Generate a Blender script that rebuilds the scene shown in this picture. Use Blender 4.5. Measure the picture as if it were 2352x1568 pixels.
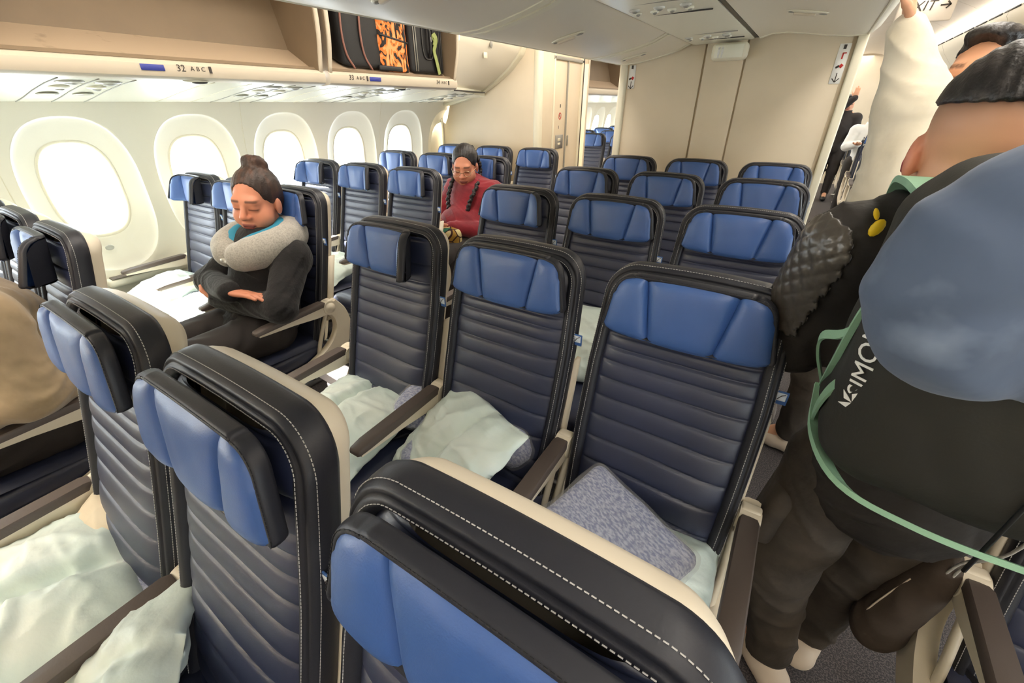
import bpy, bmesh, math, random
import numpy as np
from mathutils import Vector, Matrix, Euler, noise as mnoise

for o in list(bpy.data.objects): bpy.data.objects.remove(o)
SC = bpy.context.scene
COL = SC.collection
random.seed(7)
PI = math.pi

# ------------------------------------------------------------------ camera
cam_d = bpy.data.cameras.new('camera'); cam = bpy.data.objects.new('camera', cam_d); COL.objects.link(cam)
cam_d.sensor_width = 36.0; cam_d.lens = 951.34 / 2352 * 36.0; cam_d.clip_start = 0.02; cam_d.clip_end = 200
cam.location = (0.6122, 0.6013, 1.4934)
cam.rotation_euler = (math.radians(60.385), math.radians(0.446), math.radians(32.806))
SC.camera = cam

# ------------------------------------------------------------------ world, sun, exposure
SC.view_settings.view_transform = 'Standard'
try: SC.view_settings.look = 'None'
except Exception: pass
SC.view_settings.gamma = 1.0
SC.view_settings.use_curve_mapping = False
SC.view_settings.exposure = 0.40
W = bpy.data.worlds.new('sky'); SC.world = W; W.use_nodes = True
bg = W.node_tree.nodes['Background']
bg.inputs[0].default_value = (0.86, 0.93, 1.0, 1); bg.inputs[1].default_value = 10.5
sun_d = bpy.data.lights.new('sun', 'SUN'); sun_d.energy = 90; sun_d.angle = math.radians(1.2); sun_d.color = (1.0, 0.96, 0.88)
sun = bpy.data.objects.new('sun', sun_d); COL.objects.link(sun)
sun.rotation_euler = Vector((0.80, -0.07, -0.56)).to_track_quat('-Z', 'Y').to_euler()

def area(name, loc, rot, sx, sy, energy, color, portal=False, spread=None):
    d = bpy.data.lights.new(name, 'AREA'); d.shape = 'RECTANGLE'; d.size = sx; d.size_y = sy
    d.energy = energy; d.color = color
    if spread: d.spread = math.radians(spread)
    if portal: d.cycles.is_portal = True
    o = bpy.data.objects.new(name, d); COL.objects.link(o); o.location = loc; o.rotation_euler = rot
    return o
WARM = (1.0, 0.93, 0.83)
# ceiling wash lights of the cabin, one run over each aisle
area('ceiling_wash_light', (-1.05, 1.4, 2.26), (0, 0, 0), 0.30, 7.5, 60, WARM)
area('ceiling_wash_light', (1.08, 1.4, 2.26), (0, 0, 0), 0.30, 7.5, 46, WARM)
area('ceiling_wash_light', (-1.05, 8.6, 2.26), (0, 0, 0), 0.30, 6.0, 36, WARM)
area('ceiling_wash_light', (1.08, 9.0, 2.26), (0, 0, 0), 0.30, 6.6, 26, WARM)
# wall wash lights tucked under the outboard bins, shining at the side walls
area('wall_wash_light', (-1.95, 0.85, 1.566), (0, math.radians(50), 0), 0.05, 5.6, 3.2, (1.0, 0.96, 0.86), spread=100)
area('wall_wash_light', (-1.95, 8.8, 1.566), (0, math.radians(50), 0), 0.05, 6.2, 5.0, (1.0, 0.96, 0.86), spread=100)
WIN_Y0, WIN_P = 1.375, 0.612
WINS = [WIN_Y0 + WIN_P * k for k in range(-5, 5)] + [WIN_Y0 + WIN_P * k for k in range(8, 17)]
for i, y in enumerate(WINS):
    if -0.6 < y < 4.2: area('window_portal', (-2.86, y, 1.09), (0, -PI / 2, 0), 0.50, 0.33, 1, (1, 1, 1), True)

# ------------------------------------------------------------------ helpers
def S(r, g, b):
    f = lambda c: (c / 255 / 12.92) if c <= 10.3 else ((c / 255 + 0.055) / 1.055) ** 2.4
    return (f(r), f(g), f(b), 1)

def mat(name, col, rough=0.5, bump=None, var=None, metal=0.0, spec=0.5, coat=0.0, sheen=0.0, trans=0.0, alpha=1.0, emit=None):
    m = bpy.data.materials.new(name); m.use_nodes = True
    nt = m.node_tree; b = nt.nodes['Principled BSDF']
    b.inputs['Base Color'].default_value = col
    b.inputs['Roughness'].default_value = rough
    b.inputs['Metallic'].default_value = metal
    b.inputs['Specular IOR Level'].default_value = spec
    b.inputs['Coat Weight'].default_value = coat
    b.inputs['Sheen Weight'].default_value = sheen
    b.inputs['Transmission Weight'].default_value = trans
    b.inputs['Alpha'].default_value = alpha
    if emit:
        b.inputs['Emission Color'].default_value = emit[0]; b.inputs['Emission Strength'].default_value = emit[1]
    tc = None
    if bump or var:
        tc = nt.nodes.new('ShaderNodeTexCoord')
    if bump:
        n = nt.nodes.new('ShaderNodeTexNoise'); n.inputs['Scale'].default_value = bump[0]; n.inputs['Detail'].default_value = bump[2] if len(bump) > 2 else 3
        bp = nt.nodes.new('ShaderNodeBump'); bp.inputs['Strength'].default_value = bump[1]; bp.inputs['Distance'].default_value = bump[3] if len(bump) > 3 else 0.002
        nt.links.new(tc.outputs['Object'], n.inputs['Vector']); nt.links.new(n.outputs['Fac'], bp.inputs['Height']); nt.links.new(bp.outputs['Normal'], b.inputs['Normal'])
    if var:   # (scale, second colour, lo, hi, stretch)
        n = nt.nodes.new('ShaderNodeTexNoise'); n.inputs['Scale'].default_value = var[0]; n.inputs['Detail'].default_value = 5
        r = nt.nodes.new('ShaderNodeValToRGB'); r.color_ramp.elements[0].position = var[2]; r.color_ramp.elements[1].position = var[3]
        r.color_ramp.elements[0].color = col; r.color_ramp.elements[1].color = var[1]
        if len(var) > 4:
            mp = nt.nodes.new('ShaderNodeMapping'); mp.inputs['Scale'].default_value = var[4]
            nt.links.new(tc.outputs['Object'], mp.inputs['Vector']); nt.links.new(mp.outputs['Vector'], n.inputs['Vector'])
        else: nt.links.new(tc.outputs['Object'], n.inputs['Vector'])
        nt.links.new(n.outputs['Fac'], r.inputs['Fac']); nt.links.new(r.outputs['Color'], b.inputs['Base Color'])
    return m

def attr_mat(name, rough=0.5, bump=None, sheen=0.0, spec=0.4, sss=0.0):
    m = mat(name, (1, 1, 1, 1), rough, bump, None, spec=spec, sheen=sheen)
    nt = m.node_tree; a = nt.nodes.new('ShaderNodeVertexColor'); a.layer_name = 'Col'
    nt.links.new(a.outputs['Color'], nt.nodes['Principled BSDF'].inputs['Base Color'])
    return m

M = {}
M['wall'] = mat('sidewall_plastic', S(234, 230, 214), 0.42, (60, 0.04))
M['frame'] = mat('window_frame_plastic', S(228, 222, 200), 0.4)
M['bulk'] = mat('bulkhead_laminate', S(222, 208, 184), 0.5, (90, 0.05), (3, S(216, 202, 178), 0.35, 0.65))
M['bin'] = mat('bin_plastic', S(226, 218, 200), 0.4, (40, 0.03))
M['bin_in'] = mat('bin_liner', S(134, 115, 92), 0.6, (80, 0.08), (5, S(127, 109, 88), 0.4, 0.7))
M['rail'] = mat('bin_rail_plastic', S(206, 194, 174), 0.45)
M['bin_floor'] = mat('bin_floor_liner', S(190, 168, 142), 0.55, (60, 0.06), (14, S(160, 138, 114), 0.62, 0.78))
M['psu'] = mat('service_panel_plastic', S(232, 230, 212), 0.3)
M['grey'] = mat('grey_plastic', S(150, 148, 140), 0.45)
M['dgrey'] = mat('dark_grey_plastic', S(58, 56, 54), 0.5)
M['black'] = mat('black_plastic', S(20, 20, 22), 0.45)
M['lens'] = mat('lens_plastic', S(205, 205, 196), 0.15, spec=0.6)
M['carpet'] = mat('carpet', S(58, 54, 56), 0.95, (400, 0.5, 2, 0.004), (220, S(98, 90, 88), 0.45, 0.6))
M['ceil'] = mat('ceiling_panel', S(236, 226, 214), 0.5)
M['blue'] = mat('blue_headrest_leather', S(56, 92, 156), 0.42, (420, 0.22, 4, 0.0012), (7, S(62, 98, 162), 0.4, 0.7), spec=0.75)
M['navy'] = mat('navy_leather', S(40, 46, 72), 0.42, (380, 0.16, 4, 0.001), (6, S(46, 52, 78), 0.4, 0.7), spec=0.85)
M['rim'] = mat('charcoal_leather', S(37, 38, 46), 0.45, (300, 0.18, 4, 0.001), spec=0.45)
M['thread'] = mat('pale_thread', S(190, 188, 186), 0.7)
M['dthread'] = mat('dark_thread', S(26, 26, 30), 0.7)
M['shell'] = mat('cream_seat_plastic', S(232, 220, 198), 0.42, (50, 0.03))
M['pad'] = mat('armrest_rubber', S(86, 75, 69), 0.5, (200, 0.1))
M['metal'] = mat('brushed_metal', S(170, 168, 165), 0.35, metal=0.9)
M['belt'] = mat('belt_webbing', S(26, 28, 38), 0.8, (500, 0.3))
M['tagw'] = mat('white_tag_cloth', S(220, 228, 238), 0.7)
M['tagb'] = mat('blue_tag_cloth', S(66, 106, 170), 0.7)
M['pillow'] = mat('pillow_wrap', S(238, 247, 240), 0.4, (26, 0.4, 5, 0.006), (5, S(222, 240, 234), 0.35, 0.7), spec=0.5, sheen=0.1)
M['pillowc'] = mat('cream_pillow', S(226, 212, 186), 0.7, (30, 0.3, 4, 0.004))
M['blanket'] = mat('blanket_knit', S(122, 132, 176), 0.8, (90, 0.6, 4, 0.004), (95, S(196, 200, 222), 0.40, 0.62, (1, 2.2, 1)), sheen=0.2)
M['film'] = mat('clear_film', (1, 1, 1, 1), 0.12, (22, 0.8, 4, 0.01), alpha=0.16, spec=0.8)
M['skin'] = attr_mat('skin', 0.45, (160, 0.08), spec=0.4)
M['hair'] = mat('hair', S(48, 32, 25), 0.5, (140, 0.5, 4, 0.004), (30, S(92, 60, 44), 0.45, 0.75, (1, 1, 0.15)))
M['hairb'] = mat('dark_hair', S(24, 20, 20), 0.45, (140, 0.5, 4, 0.004), (40, S(70, 64, 62), 0.5, 0.85, (1, 0.2, 1)))
M['fleece'] = mat('black_fleece', S(20, 17, 18), 0.9, (60, 0.6, 4, 0.006), (18, S(34, 29, 29), 0.5, 0.8), sheen=0.12)
M['legging'] = mat('dark_trousers', S(44, 38, 36), 0.75, (30, 0.3))
M['red'] = mat('red_jersey', S(142, 22, 38), 0.8, (22, 0.45, 3, 0.01), (8, S(112, 14, 30), 0.4, 0.7), sheen=0.3)
M['beige'] = mat('beige_cotton', S(176, 152, 118), 0.85, (14, 0.5, 3, 0.012), (7, S(150, 128, 100), 0.35, 0.7), sheen=0.3)
M['cream'] = mat('cream_sweat', S(236, 226, 204), 0.85, (16, 0.4, 3, 0.01), (8, S(216, 204, 178), 0.4, 0.75), sheen=0.4)
M['jacket'] = mat('black_jacket', S(40, 35, 31), 0.7, (24, 0.5, 4, 0.008), (9, S(28, 24, 22), 0.4, 0.7))
M['leather'] = mat('quilted_leather', S(72, 66, 60), 0.3, (90, 0.3, 3, 0.003), spec=0.6)
M['cargo'] = mat('olive_brown_trousers', S(74, 65, 56), 0.85, (18, 0.6, 4, 0.012), (8, S(48, 42, 36), 0.4, 0.7))
M['shoe'] = mat('pale_shoe', S(214, 196, 176), 0.7, (60, 0.3))
M['pack'] = mat('black_pack_nylon', S(36, 34, 28), 0.75, (260, 0.25, 3, 0.002), (3, S(44, 42, 34), 0.4, 0.7))
M['mint'] = mat('mint_webbing', S(140, 180, 150), 0.7, (300, 0.2))
M['velour'] = mat('blue_grey_velour', S(80, 94, 118), 0.85, (14, 0.5, 3, 0.008), (7, S(128, 142, 164), 0.48, 0.66), sheen=0.15)  # paler mottling paints the sheen of the pile into the colour
M['npgrey'] = mat('grey_melange', S(176, 170, 160), 0.9, (180, 0.3), (160, S(150, 146, 138), 0.4, 0.65), sheen=0.4)
M['teal'] = mat('teal_lining', S(38, 130, 160), 0.7)
M['yellow'] = mat('yellow_print', S(236, 196, 20), 0.6)
M['white'] = mat('white_print', S(238, 238, 234), 0.6)
M['ink'] = mat('dark_ink', S(60, 54, 50), 0.6)
M['inkred'] = mat('red_ink', S(196, 44, 40), 0.6)
M['bluelabel'] = mat('blue_label', S(52, 62, 150), 0.5)
M['case'] = mat('black_case', S(10, 9, 11), 0.55, (220, 0.15))
M['floral'] = mat('orange_floral', S(232, 138, 66), 0.75)
M['green'] = mat('green_ribbon', S(150, 160, 96), 0.7)
M['pink'] = mat('pink_piping', S(150, 104, 92), 0.7)
M['brownbag'] = mat('brown_canvas', S(70, 58, 48), 0.85, (20, 0.5, 4, 0.01))
M['wire'] = mat('glasses_wire', S(190, 170, 140), 0.25, metal=0.8)
M['earred'] = mat('red_plastic', S(190, 30, 44), 0.4)

def floral_nodes(m, c1, c2, c3):
    nt = m.node_tree; b = nt.nodes['Principled BSDF']
    tc = nt.nodes.new('ShaderNodeTexCoord'); mp = nt.nodes.new('ShaderNodeMapping'); mp.inputs['Scale'].default_value = (1, 1.6, 0.9); mp.inputs['Rotation'].default_value = (0.6, 0, 0)
    v = nt.nodes.new('ShaderNodeTexNoise'); v.inputs['Scale'].default_value = 10; v.inputs['Detail'].default_value = 1.0; v.inputs['Distortion'].default_value = 2.2
    r = nt.nodes.new('ShaderNodeValToRGB'); r.color_ramp.interpolation = 'CONSTANT'
    r.color_ramp.elements[0].color = c3; r.color_ramp.elements[1].position = 0.45; r.color_ramp.elements[1].color = c1
    e = r.color_ramp.elements.new(0.56); e.color = c2
    nt.links.new(tc.outputs['Object'], mp.inputs['Vector']); nt.links.new(mp.outputs['Vector'], v.inputs['Vector'])
    nt.links.new(v.outputs['Fac'], r.inputs['Fac']); nt.links.new(r.outputs['Color'], b.inputs['Base Color'])
floral_nodes(M['floral'], S(226, 122, 48), S(238, 160, 100), S(34, 26, 22))
M['ethnic'] = mat('patterned_cloth', S(232, 222, 190), 0.8)
def ethnic_nodes(m):
    nt = m.node_tree; b = nt.nodes['Principled BSDF']
    tc = nt.nodes.new('ShaderNodeTexCoord')
    v = nt.nodes.new('ShaderNodeTexVoronoi'); v.feature = 'DISTANCE_TO_EDGE'; v.inputs['Scale'].default_value = 17
    v2 = nt.nodes.new('ShaderNodeTexVoronoi'); v2.inputs['Scale'].default_value = 17
    r = nt.nodes.new('ShaderNodeValToRGB'); r.color_ramp.interpolation = 'CONSTANT'
    r.color_ramp.elements[0].color = S(70, 24, 24); r.color_ramp.elements[1].position = 0.07; r.color_ramp.elements[1].color = S(236, 226, 194)
    r2 = nt.nodes.new('ShaderNodeValToRGB'); r2.color_ramp.interpolation = 'CONSTANT'
    r2.color_ramp.elements[0].color = S(236, 226, 194); r2.color_ramp.elements[1].position = 0.6; r2.color_ramp.elements[1].color = S(176, 140, 60)
    for p, c in ((0.75, S(40, 120, 110)), (0.86, S(120, 30, 34))):
        e = r2.color_ramp.elements.new(p); e.color = c
    mx = nt.nodes.new('ShaderNodeMix'); mx.data_type = 'RGBA'; mx.blend_type = 'MULTIPLY'; mx.inputs[0].default_value = 1
    nt.links.new(tc.outputs['Object'], v.inputs['Vector']); nt.links.new(tc.outputs['Object'], v2.inputs['Vector'])
    nt.links.new(v.outputs['Distance'], r.inputs['Fac']); nt.links.new(v2.outputs['Color'], r2.inputs['Fac'])
    nt.links.new(r.outputs['Color'], mx.inputs[6]); nt.links.new(r2.outputs['Color'], mx.inputs[7]); nt.links.new(mx.outputs[2], b.inputs['Base Color'])
ethnic_nodes(M['ethnic'])
def glass_mat():
    m = bpy.data.materials.new('window_pane'); m.use_nodes = True; nt = m.node_tree; nt.nodes.clear()
    o = nt.nodes.new('ShaderNodeOutputMaterial'); t = nt.nodes.new('ShaderNodeBsdfTransparent'); t.inputs[0].default_value = (0.97, 0.98, 0.97, 1)
    g = nt.nodes.new('ShaderNodeBsdfGlossy'); g.inputs['Roughness'].default_value = 0.02
    mx = nt.nodes.new('ShaderNodeMixShader'); mx.inputs[0].default_value = 0.05
    nt.links.new(t.outputs[0], mx.inputs[1]); nt.links.new(g.outputs[0], mx.inputs[2]); nt.links.new(mx.outputs[0], o.inputs[0])
    return m
M['pane'] = glass_mat()
M['led'] = mat('light_strip', S(255, 244, 226), 0.5, emit=((1.0, 0.93, 0.82, 1), 3.0))

def mesh(name, verts, faces, smooth=True):
    me = bpy.data.meshes.new(name)
    me.from_pydata([tuple(v) for v in verts], [], [tuple(f) for f in faces])
    if smooth: me.polygons.foreach_set('use_smooth', [True] * len(me.polygons))
    me.update(); return me

def link(name, me, m=None, parent=None, loc=None, world=False):
    o = bpy.data.objects.new(name, me); COL.objects.link(o)
    if m is not None and me is not None:
        me.materials.clear(); me.materials.append(M[m] if isinstance(m, str) else m)
    if parent is not None:
        o.parent = parent
        if world: o.location = -parent.location
    if loc is not None: o.location = loc
    return o

def tag(o, label=None, cat=None, group=None, kind=None):
    if label: o['label'] = label
    if cat: o['category'] = cat
    if group: o['group'] = group
    if kind: o['kind'] = kind
    return o

def empty(name, loc, label=None, cat=None, group=None, kind=None):
    o = bpy.data.objects.new(name, None); COL.objects.link(o); o.location = loc; o.empty_display_size = 0.1
    return tag(o, label, cat, group, kind)

class B:                                     # collects plain shapes into one mesh
    def __init__(s): s.v = []; s.f = []
    def add(s, v, f):
        n = len(s.v); s.v += [tuple(p) for p in v]; s.f += [tuple(i + n for i in q) for q in f]; return s
    def box(s, c, d, mtx=None):
        v = [(c[0] + sx * d[0] / 2, c[1] + sy * d[1] / 2, c[2] + sz * d[2] / 2) for sz in (-1, 1) for sx, sy in ((-1, -1), (1, -1), (1, 1), (-1, 1))]
        if mtx: v = [tuple(mtx @ Vector(p)) for p in v]
        return s.add(v, [(3, 2, 1, 0), (4, 5, 6, 7), (0, 1, 5, 4), (1, 2, 6, 5), (2, 3, 7, 6), (3, 0, 4, 7)])
    def rbox(s, c, d, r=0.01, seg=2, mtx=None):
        bm = bmesh.new(); bmesh.ops.create_cube(bm, size=1)
        for v in bm.verts: v.co = Vector((v.co.x * d[0], v.co.y * d[1], v.co.z * d[2]))
        bmesh.ops.bevel(bm, geom=bm.edges[:], offset=min(r, min(d) * 0.49), segments=seg, profile=0.5, affect='EDGES')
        bm.verts.index_update()
        v = [Vector(p.co) + Vector(c) for p in bm.verts]
        if mtx: v = [mtx @ p for p in v]
        s.add(v, [[p.index for p in f.verts] for f in bm.faces]); bm.free(); return s
    def tube(s, pts, r, seg=8, caps=True, flat=1.0):
        pts = [Vector(p) for p in pts]; n = len(pts); rr = r if isinstance(r, (list, tuple)) else [r] * n
        up = Vector((0, 0, 1)); v = []; f = []; prev = None
        for i in range(n):
            t = (pts[min(i + 1, n - 1)] - pts[max(i - 1, 0)]).normalized()
            if prev is None:
                a = t.cross(up)
                if a.length < 0.2: a = t.cross(Vector((1, 0, 0)))
            else: a = prev - t * prev.dot(t)
            a.normalize(); prev = a; b = t.cross(a).normalized()
            for k in range(seg):
                an = 2 * PI * k / seg; v.append(pts[i] + (a * math.cos(an) + b * math.sin(an) * flat) * rr[i])
        for i in range(n - 1):
            for k in range(seg):
                f.append((i * seg + k, i * seg + (k + 1) % seg, (i + 1) * seg + (k + 1) % seg, (i + 1) * seg + k))
        if caps: f.append(tuple(range(seg - 1, -1, -1))); f.append(tuple((n - 1) * seg + k for k in range(seg)))
        return s.add(v, f)
    def cyl(s, c, r, h, seg=20, axis='z', r2=None):
        a = {'z': (0, 0, 1), 'y': (0, 1, 0), 'x': (1, 0, 0)}[axis]; c = Vector(c); a = Vector(a)
        return s.tube([c - a * h / 2, c + a * h / 2], [r, r if r2 is None else r2], seg)
    def ell(s, c, r, n=10, m=16, mtx=None):
        v = []; f = []
        for i in range(n + 1):
            th = PI * i / n
            for k in range(m):
                ph = 2 * PI * k / m
                p = Vector((r[0] * math.sin(th) * math.cos(ph), r[1] * math.sin(th) * math.sin(ph), r[2] * math.cos(th)))
                v.append((mtx @ p if mtx else p) + Vector(c))
        for i in range(n):
            for k in range(m): f.append((i * m + k, (i + 1) * m + k, (i + 1) * m + (k + 1) % m, i * m + (k + 1) % m))
        return s.add(v, f)
    def sweep(s, prof, y0, y1, closed=False, ends=False):   # profile of (x,z) along y
        n = len(prof); v = [(x, y0, z) for x, z in prof] + [(x, y1, z) for x, z in prof]
        f = [(i, (i + 1) % n, n + (i + 1) % n, n + i) for i in range(n if closed else n - 1)]
        if ends: f += [tuple(range(n)), tuple(range(2 * n - 1, n - 1, -1))]
        return s.add(v, f)
    def ribbon(s, path, sect):               # path of (pos, axisA, axisB); closed section of (a,b)
        v = []; f = []; m = len(sect)
        for p, a, b in path:
            for q in sect: v.append(Vector(p) + Vector(a) * q[0] + Vector(b) * q[1])
        for i in range(len(path) - 1):
            for k in range(m): f.append((i * m + k, (i + 1) * m + k, (i + 1) * m + (k + 1) % m, i * m + (k + 1) % m))
        f.append(tuple(range(m))); f.append(tuple((len(path) - 1) * m + k for k in range(m - 1, -1, -1)))
        return s.add(v, f)
    def me(s, name, smooth=True): return mesh(name, s.v, s.f, smooth)
    def obj(s, name, m, parent=None, world=False, smooth=True, auto=None):
        me = s.me(name, smooth)
        if auto is not None:
            me.polygons.foreach_set('use_smooth', [True] * len(me.polygons))
            try: me.set_sharp_from_angle(angle=math.radians(auto))
            except Exception: pass
        return link(name, me, m, parent, world=world)

def bez(pts, n=10):                          # Catmull-Rom through points
    P = [Vector(p) for p in pts]; P = [P[0] * 2 - P[1]] + P + [P[-1] * 2 - P[-2]]; out = []
    for i in range(1, len(P) - 2):
        for k in range(n):
            t = k / n; a, b, c, d = P[i - 1], P[i], P[i + 1], P[i + 2]
            out.append(0.5 * ((2 * b) + (c - a) * t + (2 * a - 5 * b + 4 * c - d) * t * t + (3 * b - a - 3 * c + d) * t ** 3))
    out.append(P[-2]); return out

def text_mesh(txt, size, extrude=0.0004, shear=0.0):
    cu = bpy.data.curves.new('lettering', 'FONT'); cu.body = txt; cu.size = size; cu.extrude = extrude; cu.align_x = 'CENTER'; cu.align_y = 'CENTER'; cu.shear = shear; cu.resolution_u = 3
    o = bpy.data.objects.new('lettering', cu); COL.objects.link(o)
    dg = bpy.context.evaluated_depsgraph_get(); me = bpy.data.meshes.new_from_object(o.evaluated_get(dg))
    bpy.data.objects.remove(o); bpy.data.curves.remove(cu); return me
def put_text(name, txt, size, m, parent, origin, ex, ey, shear=0.0):
    me = text_mesh(txt, size, shear=shear); ex = Vector(ex).normalized(); ey = Vector(ey); ey = (ey - ex * ey.dot(ex)).normalized(); ez = ex.cross(ey)
    mt = Matrix((ex, ey, ez)).transposed().to_4x4(); mt.translation = Vector(origin); me.transform(mt)
    return link(name, me, m, parent, world=True)

# ================================================================== THE CABIN SHELL
ZS = [0.0, 0.25, 0.5, 0.8, 1.1, 1.3, 1.42, 1.54]
XS = [-2.62, -2.70, -2.745, -2.765, -2.75, -2.715, -2.68, -2.63]
def xw(z): return float(np.interp(z, ZS, XS))
ZTOP = 1.54

floor = B().box((0, 5.5, -0.05), (5.6, 19, 0.1)).obj('floor', 'carpet', smooth=False)
tag(floor, 'dark speckled cabin carpet under the seats', 'floor', kind='structure')

# one side wall panel cell around one window (local y centred on the window)
def wall_cell():
    cz = 1.09; n = 72; hw = WIN_P / 2
    ang = sorted(set([2 * PI * k / n for k in range(n)] + [math.atan2(z, y) % (2 * PI) for y in (-hw, hw) for z in (-cz, ZTOP - cz)]))
    def sup(a, b, p, t):
        c, s = math.cos(t), math.sin(t); r = (abs(c / a) ** p + abs(s / b) ** p) ** (-1 / p); return r
    rings = []
    # (fraction from inner to reveal, depth) then reveal to rectangle
    for fr, dep in ((-0.02, 0.085), (0.0, 0.056), (0.12, 0.051), (0.45, 0.037), (0.75, 0.022), (0.90, 0.013), (0.965, 0.006), (0.99, 0.0015), (1.0, 0.0)): rings.append(('r', fr, dep))
    for fr in (0.06, 0.2, 0.45, 0.7, 1.0): rings.append(('o', fr, 0.0))
    v = []; f = []; m = len(ang)
    for kind, fr, dep in rings:
        for t in ang:
            ri = sup(0.166, 0.254, 2.7, t); ro = sup(0.262, 0.376, 2.5, t)
            if math.sin(t) < 0: ro *= 1.0 + 0.22 * (-math.sin(t)) ** 3
            c, s = math.cos(t), math.sin(t)
            rr = min(hw / abs(c) if abs(c) > 1e-6 else 9, (ZTOP - cz) / s if s > 1e-6 else (cz / -s if s < -1e-6 else 9))
            ro = min(ro, rr * 0.97)
            r = ri + (ro - ri) * fr if kind == 'r' else ro + (rr - ro) * fr
            y, z = r * c, cz + r * s
            v.append((xw(z) - dep, y, z))
    for i in range(len(rings) - 1):
        for k in range(m): f.append((i * m + k, i * m + (k + 1) % m, (i + 1) * m + (k + 1) % m, (i + 1) * m + k))
    return mesh('sidewall_panel', v, f)
cell = wall_cell()
def ring_mesh(a0, b0, a1, b1, dx, p=2.7, n=56, lip=0.006):
    v = []; f = []
    prof = [(0.0, 0.0), (0.15, lip), (0.5, lip * 1.25), (0.85, lip), (1.0, 0.0)]
    for fr, h in prof:
        for k in range(n):
            t = 2 * PI * k / n; a = a0 + (a1 - a0) * fr; b = b0 + (b1 - b0) * fr
            c, s = math.cos(t), math.sin(t); r = (abs(c / a) ** p + abs(s / b) ** p) ** (-1 / p)
            z = 1.09 + r * s; v.append((xw(z) - dx + h, r * c, z))
    for i in range(len(prof) - 1):
        for k in range(n): f.append((i * n + k, i * n + (k + 1) % n, (i + 1) * n + (k + 1) % n, (i + 1) * n + k))
    return mesh('window_frame', v, f)
frame_me = ring_mesh(0.158, 0.246, 0.180, 0.270, 0.060)
def pane_mesh():
    v = []; f = []; n = 40
    for dx in (0.078, 0.084):
        for k in range(n):
            t = 2 * PI * k / n; c, s = math.cos(t), math.sin(t); r = (abs(c / 0.170) ** 2.7 + abs(s / 0.258) ** 2.7) ** (-1 / 2.7)
            z = 1.09 + r * s; v.append((xw(z) - dx, r * c, z))
    f = [tuple(range(n)), tuple(range(2 * n - 1, n - 1, -1))]
    return mesh('pane', v, f, False)
pane_me = pane_mesh()
button_me = B().ell((xw(0.77) + 0.002, 0, 0.77), (0.006, 0.022, 0.016), 6, 14).me('dimmer_button')
wl = empty('wall_left', (0, 0, 0), 'cream curved cabin side wall with recessed oval windows', 'wall', kind='structure')
ALLW = [WIN_Y0 + WIN_P * k for k in range(-5, 18)]
for i, y in enumerate(ALLW):
    o = link('sidewall_panel', cell, 'wall', wl, (0, y, 0))
nwin = 0
side_words = ['largest window, at the far left beside the nearest seats', 'second largest window behind the empty seat next to the woman in black', 'third window from the left of the near cabin wall', 'fourth window from the left of the near cabin wall', 'smallest window of the near cabin wall beside the partition']
for y in ALLW:
    if 4.3 < y < 5.6: 
        link('sidewall_blank', B().box((-2.845, y, 1.09), (0.03, 0.46, 0.64)).me('sidewall_blank', False), 'wall', wl); continue
    nwin += 1
    k = round((y - WIN_Y0) / WIN_P)
    lab = 'bright oval cabin window with pale frame, ' + (side_words[k] if 0 <= k <= 4 else ('seen through the left aisle in the far cabin' if k > 4 else 'out of view beside the camera'))
    w = empty('window_%d' % nwin, (0, y, 0), lab, 'window', 'far cabin windows' if k > 4 else ('windows beside the camera' if k < 0 else 'near cabin windows'), 'structure')
    link('window_frame', frame_me, 'frame', w); link('pane', pane_me, 'pane', w)
    link('dimmer_button', button_me, 'grey', w, (0, -0.03, 0))
# panel seams: thin dark-edged cover strips between pairs of panels
for j, y in enumerate([WIN_Y0 + WIN_P * (k + 0.5) for k in range(-5, 17, 2)]):
    b = B(); pr = [(xw(z) + 0.0005, z) for z in np.linspace(0.0, ZTOP, 24)]
    v = []
    for x, z in pr: v += [(x - 0.004, y - 0.003, z), (x + 0.0012, y - 0.0015, z), (x + 0.0012, y + 0.0015, z), (x - 0.004, y + 0.003, z)]
    f = [(4 * i + k, 4 * i + k + 1, 4 * i + 5 + k, 4 * i + 4 + k) for i in range(23) for k in range(3)]
    link('seam_strip', mesh('seam_strip', v, f), 'frame', wl)
# right wall, front and aft end walls, all out of the picture
wr = empty('wall_right', (0, 0, 0), 'cream curved cabin side wall opposite, with oval windows', 'wall', kind='structure')
cellr = cell.copy(); cellr.transform(Matrix.Diagonal((-1, 1, 1, 1)).to_4x4()); cellr.flip_normals()
for y in ALLW: link('sidewall_panel', cellr, 'wall', wr, (0, y, 0))
panr = pane_me.copy(); panr.transform(Matrix.Diagonal((-1, 1, 1, 1)).to_4x4())
for y in ALLW: link('pane', panr, 'pane', wr, (0, y, 0))
o = B().box((0, -2.05, 1.15), (5.7, 0.1, 2.5)).obj('wall_front', 'bulk', smooth=False); tag(o, 'cream forward cabin partition behind the camera', 'wall', kind='structure')
o = B().box((0, 12.15, 1.15), (5.7, 0.1, 2.5)).obj('wall_aft', 'bulk', smooth=False); tag(o, 'cream end wall at the far back of the cabin', 'wall', kind='structure')

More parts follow.
